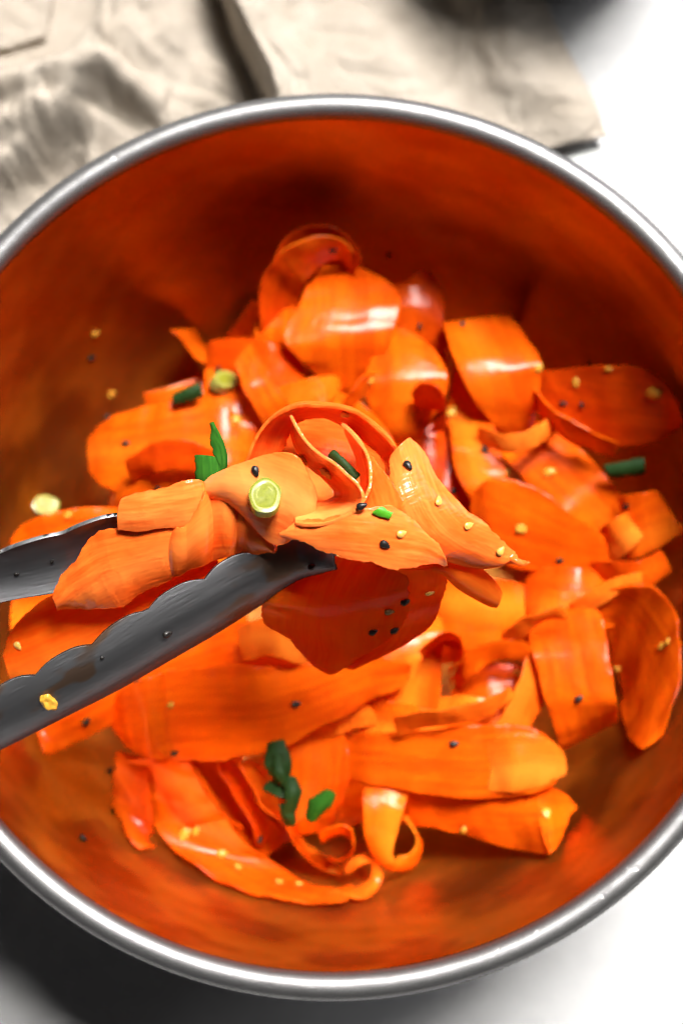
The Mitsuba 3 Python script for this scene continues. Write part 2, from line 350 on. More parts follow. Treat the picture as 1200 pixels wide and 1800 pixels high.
# ------------------------------------------------------------------ carrot ribbons
# (seed, label, material, thickness, camber, raggedness, edge points in mm: a then b of each station, group)
RIBBONS = [
    (0, 'dark carrot ribbon curled on edge against the far bowl wall, topmost of the pile', 'c2', 0.61, 0.15, 0.2, [-25.9, 73.2, 33.8, -16.0, 75.4, 26.0, -24.5, 88.6, 48.1, -12.4, 87.2, 33.8, -17.8, 101.1, 54.6, -8.9, 94.9, 36.4, -7.0, 106.6, 57.2, -2.7, 97.5, 36.4, 3.5, 104.6, 57.2, 2.0, 96.1, 36.4, 8.0, 94.8, 52.0, 5.1, 90.9, 33.8], None),
    (1, 'pale yellow flap inside the curled ribbon at the top of the pile', 'c3', 0.55, 0.15, 0.2, [-18.1, 95.4, 56.9, -9.6, 90.0, 43.9, -9.2, 99.7, 62.1, -4.9, 95.4, 46.5, 2.4, 100.3, 59.5, 2.7, 98.6, 46.5, 6.1, 97.3, 54.3, 5.6, 95.5, 43.9], None),
    (2, 'broad carrot ribbon draped like a tent just below the topmost curl', 'c1', 0.66, 0.45, 0.4, [-3.1, 99.1, 39.2, 5.1, 98.3, 39.2, -7.7, 89.8, 44.4, 15.7, 93.2, 43.1, -13.0, 78.8, 49.6, 22.8, 85.4, 45.7, -17.0, 69.9, 50.9, 21.2, 76.4, 48.3, -14.1, 65.6, 48.3, 17.8, 67.5, 45.7, -7.7, 60.8, 43.1, 12.6, 60.5, 40.5, -1.1, 55.4, 36.6, 6.2, 53.7, 34.0, 1.2, 54.2, 26.2, 3.9, 52.8, 26.2], None),
    (3, 'round-topped dark carrot ribbon right of the tent-shaped one', 'c2', 0.61, 0.6, 0.2, [21.7, 91.0, 37.7, 30.7, 97.6, 39.0, 20.2, 92.4, 36.4, 36.6, 92.4, 36.4, 20.1, 83.0, 37.7, 37.3, 83.4, 36.4, 24.5, 73.5, 32.5, 38.1, 71.9, 31.2, 30.4, 66.0, 23.4, 40.2, 63.9, 23.4], None),
    (4, 'short orange ribbon end left of the tent-shaped ribbon', 'c1', 0.61, 0.3, 0.2, [-26.4, 81.3, 33.4, -12.7, 84.5, 36.0, -26.5, 72.5, 36.0, -14.5, 73.8, 38.6, -22.5, 66.0, 30.8, -12.7, 67.3, 33.4], None),
    (5, 'wet carrot ribbon with a white shine along its upper edge, above the held bundle', 'c1', 0.66, 0.9, 0.2, [20.1, 76.7, 37.3, 25.0, 76.9, 34.7, 15.7, 71.1, 42.5, 30.9, 70.7, 41.2, 10.6, 59.9, 46.4, 38.9, 58.6, 47.7, 10.2, 49.6, 45.1, 35.6, 47.7, 45.1, 17.0, 40.8, 37.3, 28.4, 38.8, 37.3, 22.1, 35.1, 26.9, 29.9, 35.1, 26.9], None),
    (6, 'wide arched carrot ribbon bent over like a bridge, upper right of the pile', 'c1', 0.72, 1.05, 0.2, [42.3, 66.5, 21.5, 62.7, 77.4, 18.9, 37.7, 73.7, 31.9, 61.2, 81.8, 31.9, 36.5, 78.2, 42.3, 59.5, 78.6, 42.3, 38.5, 64.4, 51.4, 65.7, 67.0, 51.4, 43.6, 50.3, 54.0, 68.3, 57.5, 54.0, 53.8, 40.5, 44.9, 66.1, 47.6, 44.9, 60.1, 38.5, 34.5, 67.8, 43.4, 34.5], None),
    (7, 'rounded carrot ribbon end resting on the right wall with two seeds in its middle', 'c2', 0.66, 0.45, 0.2, [60.7, 61.4, 33.2, 60.8, 54.1, 30.6, 69.8, 60.3, 43.6, 67.9, 50.3, 42.3, 78.9, 59.2, 51.4, 78.0, 38.7, 42.3, 90.8, 58.1, 61.8, 89.0, 34.0, 44.9, 102.2, 53.0, 67.0, 103.4, 33.1, 54.0, 107.2, 44.7, 69.6, 108.2, 36.4, 61.8, 108.6, 40.7, 69.6, 109.2, 38.0, 67.0], None),
    (8, 'long carrot ribbon running down from under the bridge with a bright left edge', 'c1', 0.66, 0.3, 0.4, [41.5, 65.8, 31.7, 51.2, 61.8, 31.7, 39.0, 54.2, 38.2, 49.3, 53.9, 39.5, 37.9, 39.7, 42.1, 52.9, 40.1, 44.7, 39.5, 27.5, 46.0, 55.4, 26.3, 47.3, 44.0, 17.9, 44.7, 59.4, 17.4, 44.7, 49.9, 12.0, 36.9, 64.9, 11.0, 36.9], None),
    (9, 'broad carrot face folding over a shiny crest towards the lower right', 'c1', 0.66, 0.45, 0.4, [44.6, 18.5, 46.0, 46.6, 11.9, 43.4, 49.6, 22.0, 52.5, 49.1, 2.0, 43.4, 57.7, 21.7, 55.1, 56.4, -4.4, 43.4, 69.0, 16.2, 55.1, 67.6, -7.9, 42.1, 77.1, 10.5, 52.5, 79.1, -9.1, 39.5, 87.2, 5.0, 46.0, 90.8, -6.0, 36.9, 94.1, 1.7, 35.6, 97.2, -4.6, 33.0], None),
    (10, 'flat carrot ribbon dotted with two garlic bits behind the crested face', 'c1', 0.61, 0.3, 0.2, [48.8, 41.8, 32.7, 66.3, 49.6, 32.7, 55.8, 32.9, 37.9, 70.2, 44.1, 37.9, 66.4, 20.7, 41.8, 83.5, 32.5, 41.8, 79.6, 9.7, 39.2, 94.0, 20.0, 39.2, 90.0, 3.0, 32.7, 103.5, 10.7, 32.7], None),
    (11, 'square-ended carrot flap pointing at the right rim', 'c1', 0.66, 0.15, 0.3, [93.0, 18.1, 43.7, 97.2, -2.5, 38.5, 96.7, 17.9, 50.2, 99.7, -2.5, 45.0, 103.6, 18.8, 50.2, 112.3, 4.9, 47.7, 107.6, 18.5, 41.1, 112.9, 4.1, 51.9], None),
    (12, 'small steep carrot patch with a glossy face beside the square-ended flap', 'c3', 0.66, 0.15, 0.2, [85.6, 4.5, 38.5, 91.1, -5.6, 33.3, 86.9, 7.2, 46.3, 93.0, -2.7, 42.4, 90.8, 9.7, 51.5, 98.8, 2.9, 47.6, 95.1, 12.4, 46.3, 102.0, 6.2, 43.7], None),
    (13, 'rounded carrot ribbon bulging below the crested face, right of centre', 'c1', 0.66, 1.2, 0.2, [63.6, -7.0, 36.9, 63.9, -22.2, 39.5, 70.0, -4.5, 44.7, 69.2, -25.5, 47.3, 81.5, -6.3, 47.3, 81.0, -26.4, 47.3, 93.5, -8.5, 42.1, 93.5, -24.0, 39.5, 102.1, -10.2, 31.7, 101.3, -21.3, 29.1], None),
    (14, 'square flap of carrot bent at its lower end, with one black seed', 'c1', 0.66, 0.22, 0.3, [64.2, -21.7, 44.7, 82.1, -18.2, 52.5, 61.9, -25.3, 48.6, 84.8, -22.0, 55.1, 63.4, -33.9, 49.9, 86.3, -32.4, 55.1, 65.1, -45.1, 53.8, 87.2, -44.0, 57.7, 67.7, -51.8, 53.8, 88.6, -50.1, 55.1, 71.5, -61.0, 44.7, 91.1, -53.1, 44.7, 73.5, -63.3, 36.9, 92.4, -55.1, 35.3], None),
    (15, 'carrot ribbon looping over against the right wall with its dark inner side showing', 'c1', 0.66, -0.6, 0.2, [77.7, -20.0, 46.4, 83.1, -23.5, 51.6, 84.1, -15.5, 56.8, 87.4, -24.2, 46.4, 95.5, -11.1, 60.7, 92.1, -32.8, 30.8, 104.5, -16.3, 59.4, 94.2, -45.7, 27.6, 108.3, -29.1, 59.4, 93.3, -57.9, 41.0, 106.9, -43.3, 62.2, 94.7, -62.3, 53.0, 100.1, -58.0, 62.8, 95.4, -64.0, 59.6], None),
    (16, 'narrow carrot strip seen edge-on along the top of the right-hand loop', 'c3', 0.66, 0.15, 0.2, [75.2, -18.0, 50.5, 79.2, -22.5, 47.9, 83.3, -12.9, 57.0, 86.3, -17.4, 55.7, 90.9, -9.9, 59.6, 92.9, -13.0, 58.3, 96.6, -8.7, 58.3, 97.0, -11.9, 58.3], None),
    (17, 'small arched carrot loop open to the front, right of the hanging tip', 'c1', 0.66, 0.3, 0.2, [39.7, -40.3, 33.4, 43.2, -44.8, 28.2, 39.7, -35.3, 43.9, 43.5, -41.0, 41.2, 47.4, -30.4, 51.6, 49.5, -36.6, 47.8, 58.6, -28.4, 54.2, 59.5, -35.3, 50.4, 63.9, -33.4, 49.1, 63.0, -39.0, 43.9, 63.6, -42.4, 38.6, 61.1, -45.1, 36.1], None),
    (18, 'dark red ribbon tucked inside the small arched loop', 'c2', 0.61, 0.15, 0.2, [38.5, -40.2, 28.9, 40.1, -53.2, 31.5, 49.4, -35.7, 34.1, 48.9, -49.7, 36.7, 62.4, -36.7, 34.1, 60.0, -49.7, 36.7, 70.6, -40.2, 28.9, 68.5, -49.5, 28.9], None),
    (19, 'pale diagonal carrot strip beside the square flap', 'c3', 0.66, 0.3, 0.2, [63.0, -30.1, 47.9, 67.3, -40.8, 45.2, 58.8, -41.1, 50.4, 66.7, -49.9, 47.9, 54.7, -50.9, 50.4, 61.1, -59.7, 47.9, 47.9, -60.6, 45.2, 55.3, -67.8, 42.6], None),
    (20, 'long flat carrot ribbon with a pale rounded end, lying across the front', 'c1', 0.72, 0.6, 0.2, [-8.4, -60.6, 32.0, -10.2, -71.6, 32.0, 3.7, -58.4, 42.4, 2.4, -72.8, 41.1, 20.6, -58.5, 50.2, 18.8, -75.6, 47.6, 38.2, -56.7, 54.1, 38.3, -78.8, 50.2, 53.9, -55.7, 56.7, 55.7, -78.4, 52.8, 66.2, -58.8, 56.7, 68.0, -74.9, 54.1, 72.3, -64.4, 52.8, 72.4, -69.7, 51.5], None),
    (21, 'pale wide piece at the tip of the flat front ribbon', 'c3', 0.55, 0.6, 0.2, [47.1, -61.5, 53.4, 48.4, -76.7, 52.1, 55.4, -58.8, 58.6, 56.2, -77.0, 56.0, 66.5, -59.4, 57.3, 66.8, -74.4, 56.0, 71.8, -65.0, 53.4, 71.9, -71.1, 52.1], None),
    (22, 'carrot ribbon with a bright crease below the flat front ribbon', 'c1', 0.72, 0.45, 0.2, [13.9, -76.2, 31.2, 19.4, -86.3, 28.6, 23.1, -77.1, 39.0, 27.9, -87.3, 36.4, 38.7, -76.6, 45.5, 42.0, -90.9, 41.6, 51.7, -76.1, 49.4, 55.5, -94.2, 44.2, 59.2, -75.3, 50.7, 60.8, -95.3, 51.5, 64.0, -75.0, 49.4, 64.6, -95.5, 61.9], None),
    (23, 'folded triangular carrot tip at the right end of the creased ribbon', 'c1', 0.66, 0.15, 0.2, [63.4, -75.2, 48.4, 65.1, -95.3, 60.9, 68.1, -75.4, 47.1, 66.1, -94.6, 61.6, 73.6, -78.1, 41.9, 68.2, -91.6, 55.7, 77.1, -81.4, 46.7, 70.9, -87.7, 50.1], None),
    (24, 'carrot ribbon rolled into a small tube at the front of the pile', 'c1', 0.66, 0.3, 0.2, [10.3, -73.0, 44.8, 24.7, -74.8, 44.8, 9.1, -81.7, 48.7, 22.0, -83.5, 47.4, 10.2, -92.3, 46.1, 18.8, -94.1, 44.8, 13.9, -100.2, 39.6, 18.9, -99.6, 42.2, 21.1, -103.7, 31.8, 21.9, -98.9, 39.6, 27.1, -99.3, 29.2, 24.8, -95.5, 38.3, 27.9, -92.0, 29.2, 25.2, -89.2, 39.6, 24.9, -85.7, 31.8, 23.0, -84.7, 40.9], None),
    (25, 'hooked carrot end curling back beside the small tube', 'c3', 0.66, 0.3, 0.2, [-2.7, -109.0, 38.9, 0.0, -107.3, 34.7, 9.9, -110.7, 44.1, 10.0, -106.6, 33.3, 15.9, -105.7, 33.3, 12.8, -102.8, 35.2, 14.4, -99.2, 36.5, 11.8, -96.4, 37.8, 9.1, -99.8, 39.1, 6.4, -97.8, 37.8, 4.2, -103.3, 36.5, 3.5, -101.1, 35.2], None),
    (26, 'long curved carrot ribbon sweeping along the front edge of the pile', 'c1', 0.72, 0.3, 0.2, [-67.2, -66.9, 42.0, -45.8, -65.0, 47.2, -61.3, -76.8, 39.4, -38.3, -76.6, 44.6, -58.1, -88.7, 34.2, -30.0, -91.2, 36.8, -45.9, -99.7, 40.4, -19.3, -99.6, 31.6, -29.4, -106.8, 43.2, -10.1, -105.6, 30.4, -9.7, -110.8, 44.6, 0.0, -107.6, 35.1, 4.5, -111.1, 44.8, 6.4, -107.3, 35.0], None),
    (27, 'crinkled dark carrot ribbon at the left front of the pile', 'c2', 0.66, 0.45, 1.2, [-67.9, -64.6, 41.2, -57.8, -66.8, 43.8, -70.6, -73.1, 41.2, -58.3, -76.7, 42.5, -71.0, -82.2, 38.0, -58.1, -85.7, 38.6, -64.8, -90.6, 45.2, -58.4, -92.7, 39.8, -59.7, -94.1, 45.4, -55.1, -94.5, 40.0], None),
    (28, 'narrow carrot strip seen edge-on behind the curved front ribbon', 'c2', 0.66, 0.04, 0.2, [-38.0, -66.0, 43.6, -33.9, -65.2, 33.2, -33.3, -73.9, 44.9, -29.6, -73.4, 33.2, -28.2, -82.8, 43.6, -24.9, -82.5, 31.9, -24.5, -91.1, 38.4, -21.8, -90.3, 28.0, -23.3, -95.0, 33.2, -21.5, -94.1, 25.4], None),
    (29, 'second narrow edge-on strip running down to the front of the pile', 'c1', 0.66, 0.04, 0.2, [-29.8, -68.5, 49.2, -26.3, -67.0, 36.2, -24.0, -77.3, 49.2, -20.4, -76.6, 34.9, -16.9, -86.2, 46.6, -14.2, -85.4, 32.4, -10.8, -94.6, 38.9, -9.4, -93.7, 25.9, -3.7, -100.9, 31.1, -2.9, -100.0, 20.6, 2.7, -104.4, 27.9, 3.1, -102.9, 24.4], None),
    (30, 'broad folded carrot ribbon below the lower tong arm, left front', 'c1', 0.72, 0.22, 0.4, [-57.5, -41.2, 54.7, -55.0, -65.8, 53.4, -53.0, -39.3, 50.8, -49.9, -66.9, 49.5, -45.4, -38.0, 54.7, -41.5, -67.2, 53.4, -32.7, -37.5, 57.3, -29.9, -66.2, 54.7, -18.5, -37.8, 57.3, -16.7, -63.7, 54.7, -7.0, -37.5, 57.3, -6.1, -58.5, 53.4, 3.6, -35.7, 57.3, 4.9, -51.8, 53.4, 13.4, -34.4, 58.6, 12.5, -47.9, 53.4, 24.4, -36.0, 56.0, 23.5, -42.2, 52.1], None),
    (31, 'bright rounded fold at the left end of the broad folded ribbon', 'c1', 0.72, 0.22, 0.3, [-53.7, -39.9, 53.4, -51.2, -66.9, 52.1, -57.0, -41.0, 58.6, -54.7, -66.5, 56.0, -62.4, -43.5, 57.3, -58.7, -65.8, 54.7, -68.5, -46.7, 49.5, -65.3, -62.0, 46.9, -73.0, -50.6, 39.1, -71.7, -57.3, 36.5], None),
    (32, 'lit carrot sheet right of the hanging tip, slanting to lower left', 'c1', 0.66, 0.6, 0.2, [25.0, -20.3, 39.0, 35.2, -21.2, 39.0, 19.5, -28.1, 45.5, 35.7, -27.1, 44.2, 11.8, -41.0, 48.1, 34.7, -40.8, 45.5, 10.0, -49.8, 44.2, 33.8, -51.6, 41.6, 12.0, -57.9, 36.4, 27.6, -57.9, 36.4], None),
    (33, 'small pale strip between the broad folded ribbon and the flat one', 'c3', 0.61, 0.15, 0.2, [-7.3, -56.1, 43.3, -4.5, -61.5, 42.0, 2.7, -50.8, 48.5, 4.5, -57.9, 45.9, 10.8, -49.6, 48.5, 11.8, -56.1, 45.9, 14.6, -51.6, 43.3, 15.1, -56.1, 43.3], None),
    (34, 'carrot ribbon under the green herb bunch, front centre', 'c1', 0.66, 0.3, 0.3, [-13.5, -57.0, 36.9, 2.7, -57.9, 42.1, -13.9, -64.2, 44.7, 4.9, -62.7, 47.3, -15.3, -73.9, 44.7, 5.6, -70.3, 47.3, -15.4, -83.9, 39.5, 3.1, -80.6, 42.1, -12.1, -90.8, 29.1, -1.9, -88.8, 31.7], None),
    (35, 'flat carrot ribbon at the left wall with two black seeds on its end', 'c1', 0.66, 0.45, 0.3, [-83.7, 39.9, 32.1, -81.5, 28.2, 32.1, -76.3, 45.6, 37.3, -77.0, 21.9, 37.3, -58.6, 49.7, 42.5, -60.3, 17.2, 42.5, -42.3, 51.6, 45.1, -39.6, 19.7, 45.1, -31.2, 45.4, 42.5, -28.7, 24.4, 42.5, -25.9, 41.3, 34.7, -25.8, 27.7, 34.7], None),
    (36, 'glossy carrot ribbon edge under the flat one, left of the held bundle', 'c1', 0.66, 0.75, 0.2, [-75.3, 20.2, 33.7, -73.9, 9.4, 28.5, -67.2, 26.9, 44.1, -66.7, 13.2, 41.5, -52.7, 30.6, 49.3, -50.9, 18.0, 46.7, -39.7, 28.8, 49.3, -37.9, 16.1, 46.7, -31.0, 26.5, 41.5, -30.9, 15.1, 41.5], None),
    (37, 'curled carrot ribbon with a dark tip above the held bundle', 'c1', 0.66, 0.6, 0.2, [-31.6, 50.7, 36.6, -27.7, 38.0, 36.6, -28.9, 51.5, 43.1, -26.4, 39.5, 43.1, -16.0, 54.7, 47.0, -13.7, 43.7, 45.7, -5.7, 57.4, 47.0, -2.5, 48.1, 45.7, 0.8, 59.2, 41.8, 2.4, 53.3, 41.8, 2.7, 57.2, 34.0, 0.8, 53.3, 34.0], None),
    (38, 'carrot ribbon behind the pale onion piece, upper left of the pile', 'c2', 0.66, 0.75, 0.2, [-42.5, 72.9, 34.6, -42.5, 55.7, 32.1, -29.6, 72.3, 42.4, -27.6, 48.0, 39.9, -18.0, 68.8, 45.1, -15.2, 50.3, 42.4, -10.6, 65.6, 39.9, -10.6, 54.5, 37.2], None),
    (39, 'carrot ribbon carrying the pale onion piece and a garlic bit', 'c1', 0.61, 0.45, 0.2, [-43.4, 62.9, 35.0, -28.0, 61.9, 35.0, -43.8, 53.7, 40.2, -26.1, 53.7, 40.2, -40.1, 41.5, 42.8, -26.2, 39.6, 42.8, -34.9, 30.5, 40.2, -25.5, 28.6, 40.2, -33.6, 24.3, 32.4, -24.0, 24.3, 32.4], None),
    (40, 'orange carrot lobe at the left wall beside the onion slice', 'c1', 0.66, 0.6, 0.2, [-105.6, 3.4, 43.9, -101.8, -7.2, 38.7, -99.1, 9.2, 49.1, -95.1, -5.9, 43.9, -87.3, 12.9, 49.1, -84.1, -4.0, 43.9, -74.9, 14.2, 46.5, -71.6, -1.9, 41.3, -64.9, 13.6, 38.7, -65.0, 2.6, 36.1], None),
    (41, 'carrot ribbon showing under the upper tong arm at the left wall', 'c1', 0.66, 0.45, 0.2, [-104.1, -13.3, 43.9, -104.2, -26.0, 41.2, -96.2, -11.7, 46.4, -96.3, -26.2, 43.9, -83.4, -11.7, 46.4, -81.6, -28.0, 43.9, -69.4, -14.9, 41.2, -69.5, -29.5, 38.6], None),
    (42, 'orange carrot wedge below the lower tong arm at the left wall', 'c1', 0.66, 0.45, 0.2, [-95.2, -55.2, 44.2, -91.3, -65.5, 48.4, -85.8, -50.8, 46.8, -83.3, -62.8, 39.0, -71.5, -43.6, 46.8, -69.3, -54.8, 41.6, -59.6, -38.9, 41.6, -57.9, -49.7, 39.0], None),
    (43, 'small lit carrot ribbon under the middle of the lower tong arm', 'c1', 0.66, 0.75, 0.2, [-68.8, -35.8, 36.2, -65.1, -52.4, 33.6, -54.3, -30.6, 41.4, -54.3, -47.0, 38.8, -39.7, -26.0, 41.4, -41.5, -41.5, 38.8, -29.1, -22.9, 47.9, -33.7, -39.9, 44.0, -19.0, -24.0, 50.5, -20.8, -39.1, 46.6, -8.1, -28.4, 49.2, -10.0, -39.9, 45.3, 0.9, -33.4, 41.4, -0.9, -40.7, 41.4], None),
    (44, 'rounded carrot ribbon right below the small curl of the bundle', 'c1', 0.66, 1.05, 0.2, [30.2, -6.5, 32.5, 30.9, -27.2, 32.5, 35.3, -9.2, 40.3, 35.9, -30.5, 40.3, 48.8, -8.7, 44.2, 48.6, -33.5, 42.9, 62.2, -10.2, 40.3, 62.1, -32.2, 37.7, 68.8, -12.2, 32.5, 67.5, -27.2, 32.5], None),
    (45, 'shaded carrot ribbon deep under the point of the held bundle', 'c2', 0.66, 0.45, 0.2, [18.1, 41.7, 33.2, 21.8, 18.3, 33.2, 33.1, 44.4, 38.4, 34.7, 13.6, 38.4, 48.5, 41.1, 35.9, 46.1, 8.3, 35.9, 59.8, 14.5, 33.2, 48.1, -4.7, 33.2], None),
    (46, 'carrot ribbon rising behind the top of the held bundle', 'c1', 0.66, 0.6, 0.2, [-4.8, 47.7, 41.2, 2.7, 52.8, 43.8, 0.9, 37.5, 43.8, 12.1, 47.4, 46.4, 10.2, 26.5, 41.2, 21.5, 33.6, 43.8], None),
    (47, 'short lit carrot edge behind the hanging tip, above the broad folded ribbon', 'c3', 0.66, 0.15, 0.2, [-30.4, -26.1, 55.0, -28.6, -36.7, 52.4, -21.0, -22.7, 62.8, -20.2, -34.4, 60.2, -9.6, -26.2, 62.8, -11.4, -37.1, 60.2, -1.7, -32.4, 56.3, -4.4, -39.4, 53.7], None),
    (48, 'carrot strip standing beside the tent-shaped ribbon on its right', 'c1', 0.66, 0.15, 0.2, [10.1, 56.3, 53.0, 15.5, 60.2, 45.2, 6.1, 50.3, 54.3, 12.1, 52.5, 45.2, 0.9, 44.8, 51.7, 6.9, 45.1, 43.9, -2.9, 41.9, 45.2, 0.9, 40.2, 40.0], None),
    (49, 'orange carrot ribbon crossing under the small arched loop', 'c1', 0.66, 0.22, 0.2, [28.9, -47.7, 31.8, 29.7, -62.5, 31.8, 39.4, -46.5, 40.9, 40.1, -59.7, 40.9, 51.8, -48.0, 44.8, 51.6, -60.6, 44.8, 61.1, -53.4, 42.2, 60.0, -62.4, 42.2], None),
    (50, 'carrot ribbon in the lit middle right of the folded ribbon', 'c1', 0.66, 0.22, 0.2, [2.7, -44.3, 41.2, 10.0, -58.8, 41.2, 13.6, -47.2, 46.4, 20.8, -60.6, 45.1, 24.4, -49.9, 46.4, 28.0, -60.6, 45.1, 35.6, -51.6, 41.2, 37.5, -60.6, 39.9], None),
    (51, 'bright lower lip of the rounded ribbon end at the right wall, with a wet streak', 'c1', 0.61, 0.45, 0.3, [64.2, 55.0, 49.2, 67.0, 49.2, 41.4, 69.4, 46.8, 57.0, 71.3, 40.3, 46.6, 77.1, 40.0, 59.6, 78.2, 34.4, 49.2, 85.1, 35.6, 59.6, 85.9, 31.8, 49.2, 91.5, 34.3, 54.4, 92.0, 31.2, 46.6], None),
    (52, 'dark curl of carrot in the gap left of the bridge, its end turned up', 'c2', 0.61, 0.15, 0.3, [25.3, 50.8, 52.1, 28.5, 44.9, 36.5, 29.5, 52.3, 62.5, 33.0, 46.7, 46.9, 34.7, 49.5, 65.1, 37.1, 42.9, 49.5, 37.1, 45.4, 57.3, 36.1, 40.2, 44.3, 34.3, 42.9, 49.5, 31.4, 39.8, 41.7], None),
    (53, 'dark red crescent fold lying on the flat left ribbon', 'c2', 0.61, 0.3, 0.3, [-67.5, 28.0, 51.1, -65.5, 21.9, 45.9, -58.5, 32.0, 58.9, -57.2, 24.5, 53.7, -47.7, 33.3, 61.5, -46.7, 25.5, 56.3, -38.0, 30.6, 58.9, -38.9, 21.9, 53.7, -33.6, 25.6, 51.1, -36.6, 20.4, 45.9], None),
    (54, 'thin carrot strip curling upright in the gap right of the hanging tip', 'c1', 0.55, 0.0, 0.2, [27.6, -34.6, 62.9, 30.6, -36.1, 36.9, 30.0, -29.9, 65.6, 33.0, -31.0, 39.6, 34.9, -27.4, 65.6, 37.9, -28.5, 39.6, 39.6, -29.4, 62.9, 42.1, -30.9, 36.9, 40.3, -34.3, 57.8, 41.5, -35.9, 34.4, 36.8, -37.9, 52.6, 37.6, -39.2, 31.8], None),
    (55, 'thin edge-on carrot curl between the herb bunch and the small tube', 'c1', 0.55, 0.0, 0.2, [-4.3, -89.9, 55.1, -3.5, -94.0, 31.7, 1.0, -86.7, 57.7, 1.6, -90.6, 34.3, 5.9, -88.1, 57.7, 6.0, -92.1, 34.3, 7.7, -92.9, 52.5, 7.2, -96.5, 31.7, 4.2, -97.3, 44.7, 3.1, -100.2, 26.5, -1.6, -97.6, 36.9, -2.1, -100.3, 21.3], None),
    (56, 'narrow twisted carrot strip lying across the bent square flap corner', 'c3', 0.55, 0.15, 0.3, [52.8, -28.4, 54.7, 55.5, -32.0, 49.5, 57.7, -24.0, 62.5, 60.8, -27.5, 57.3, 64.1, -21.1, 65.1, 66.9, -24.2, 59.9, 71.5, -19.8, 62.5, 73.6, -23.1, 59.9], None),
    (57, 'pale narrow strip along the foot of the bridge-like ribbon', 'c3', 0.55, 0.15, 0.3, [46.9, 39.7, 49.1, 48.8, 36.3, 43.9, 52.3, 34.7, 56.9, 53.1, 31.3, 51.7, 59.2, 34.5, 59.5, 60.2, 31.5, 54.3, 66.2, 38.8, 56.9, 68.3, 36.2, 51.7, 72.4, 44.3, 49.1, 75.0, 42.4, 43.9], None),
    (58, 'carrot ribbon end sticking out at the right wall below the square-ended flap', 'c2', 0.61, 0.3, 0.3, [83.5, -3.5, 46.8, 88.3, -11.2, 41.6, 90.2, -5.4, 54.6, 93.7, -13.9, 49.4, 97.8, -4.8, 57.2, 100.9, -12.3, 52.0, 104.8, -1.3, 54.6, 108.5, -7.5, 49.4], None),
    (59, 'thin lit strip above the long flat front ribbon', 'c3', 0.55, 0.15, 0.3, [18.6, -54.0, 57.9, 20.5, -59.2, 52.7, 28.0, -51.3, 63.1, 30.0, -56.8, 57.9, 38.5, -50.2, 63.1, 40.0, -55.7, 57.9, 48.0, -48.1, 60.5, 49.9, -52.9, 55.3, 54.6, -43.8, 52.7, 57.0, -47.5, 50.1], None),
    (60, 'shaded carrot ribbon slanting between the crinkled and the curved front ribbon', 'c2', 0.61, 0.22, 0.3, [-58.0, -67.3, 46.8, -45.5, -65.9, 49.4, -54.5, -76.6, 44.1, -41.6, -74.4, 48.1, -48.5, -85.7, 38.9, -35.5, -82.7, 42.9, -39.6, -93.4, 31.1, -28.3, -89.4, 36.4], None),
    (61, 'carrot ribbon curving up beside the pale onion piece on its right', 'c1', 0.61, 0.3, 0.3, [-32.3, 60.8, 50.2, -27.3, 69.3, 47.6, -28.6, 50.6, 52.8, -21.3, 58.2, 52.8, -24.3, 43.3, 47.6, -14.9, 48.4, 50.2, -19.9, 38.3, 39.8, -9.5, 42.6, 42.4], None),
    (88, 'tangled carrot ribbon glimpsed right of the lit sheet', 'c1', 0.65, 0.5, 0.3, [42.9, 46.3, 22.0, 21.8, 41.1, 29.4, 41.6, 33.5, 22.6, 23.1, 33.5, 36.1, 39.2, 21.9, 27.6, 21.7, 25.2, 42.0, 38.8, 11.7, 32.6, 18.6, 15.2, 42.6, 40.5, 3.6, 34.9, 17.6, 2.9, 35.7, 41.8, -3.7, 34.8, 21.8, -9.4, 25.1, 43.1, -13.1, 34.0, 28.1, -19.0, 17.8, 45.0, -24.1, 35.6, 31.3, -27.7, 17.7, 46.8, -36.0, 39.2, 29.8, -36.2, 23.8], 'tangled carrot ribbons of the pile'),
    (106, 'tangled carrot ribbon glimpsed left of the edge-on strip', 'c1', 0.65, 0.5, 0.3, [-34.6, 1.5, 22.8, -50.3, -2.6, 33.6, -29.7, -11.4, 23.1, -48.4, -16.3, 25.4, -28.7, -26.8, 21.7, -47.2, -28.2, 16.0, -30.9, -42.0, 21.3, -47.8, -40.2, 11.9, -32.2, -55.7, 23.4, -49.7, -53.7, 15.2, -30.2, -67.6, 25.9, -49.5, -69.2, 23.6, -26.3, -77.7, 25.2, -43.3, -84.5, 31.6, -21.5, -88.7, 20.3, -32.8, -95.5, 34.0, -14.6, -93.8, 13.6, -22.1, -98.6, 30.5], 'tangled carrot ribbons of the pile'),
    (115, 'tangled carrot ribbon glimpsed above the pale onion piece', 'c1', 0.65, 0.5, 0.3, [-48.2, 83.0, 15.1, -56.0, 78.1, 30.9, -44.0, 76.4, 9.5, -49.0, 72.0, 26.5, -37.0, 72.0, 5.2, -42.6, 65.2, 21.3, -28.6, 68.7, 6.8, -37.2, 57.7, 18.7, -20.4, 62.5, 14.8, -33.8, 50.7, 19.0, -15.4, 52.0, 23.9, -32.2, 45.1, 20.6, -14.5, 40.6, 27.8, -31.4, 39.0, 20.8, -14.4, 31.0, 24.3, -31.8, 31.2, 18.4, -13.2, 23.1, 16.0, -31.5, 21.6, 15.7], 'tangled carrot ribbons of the pile'),
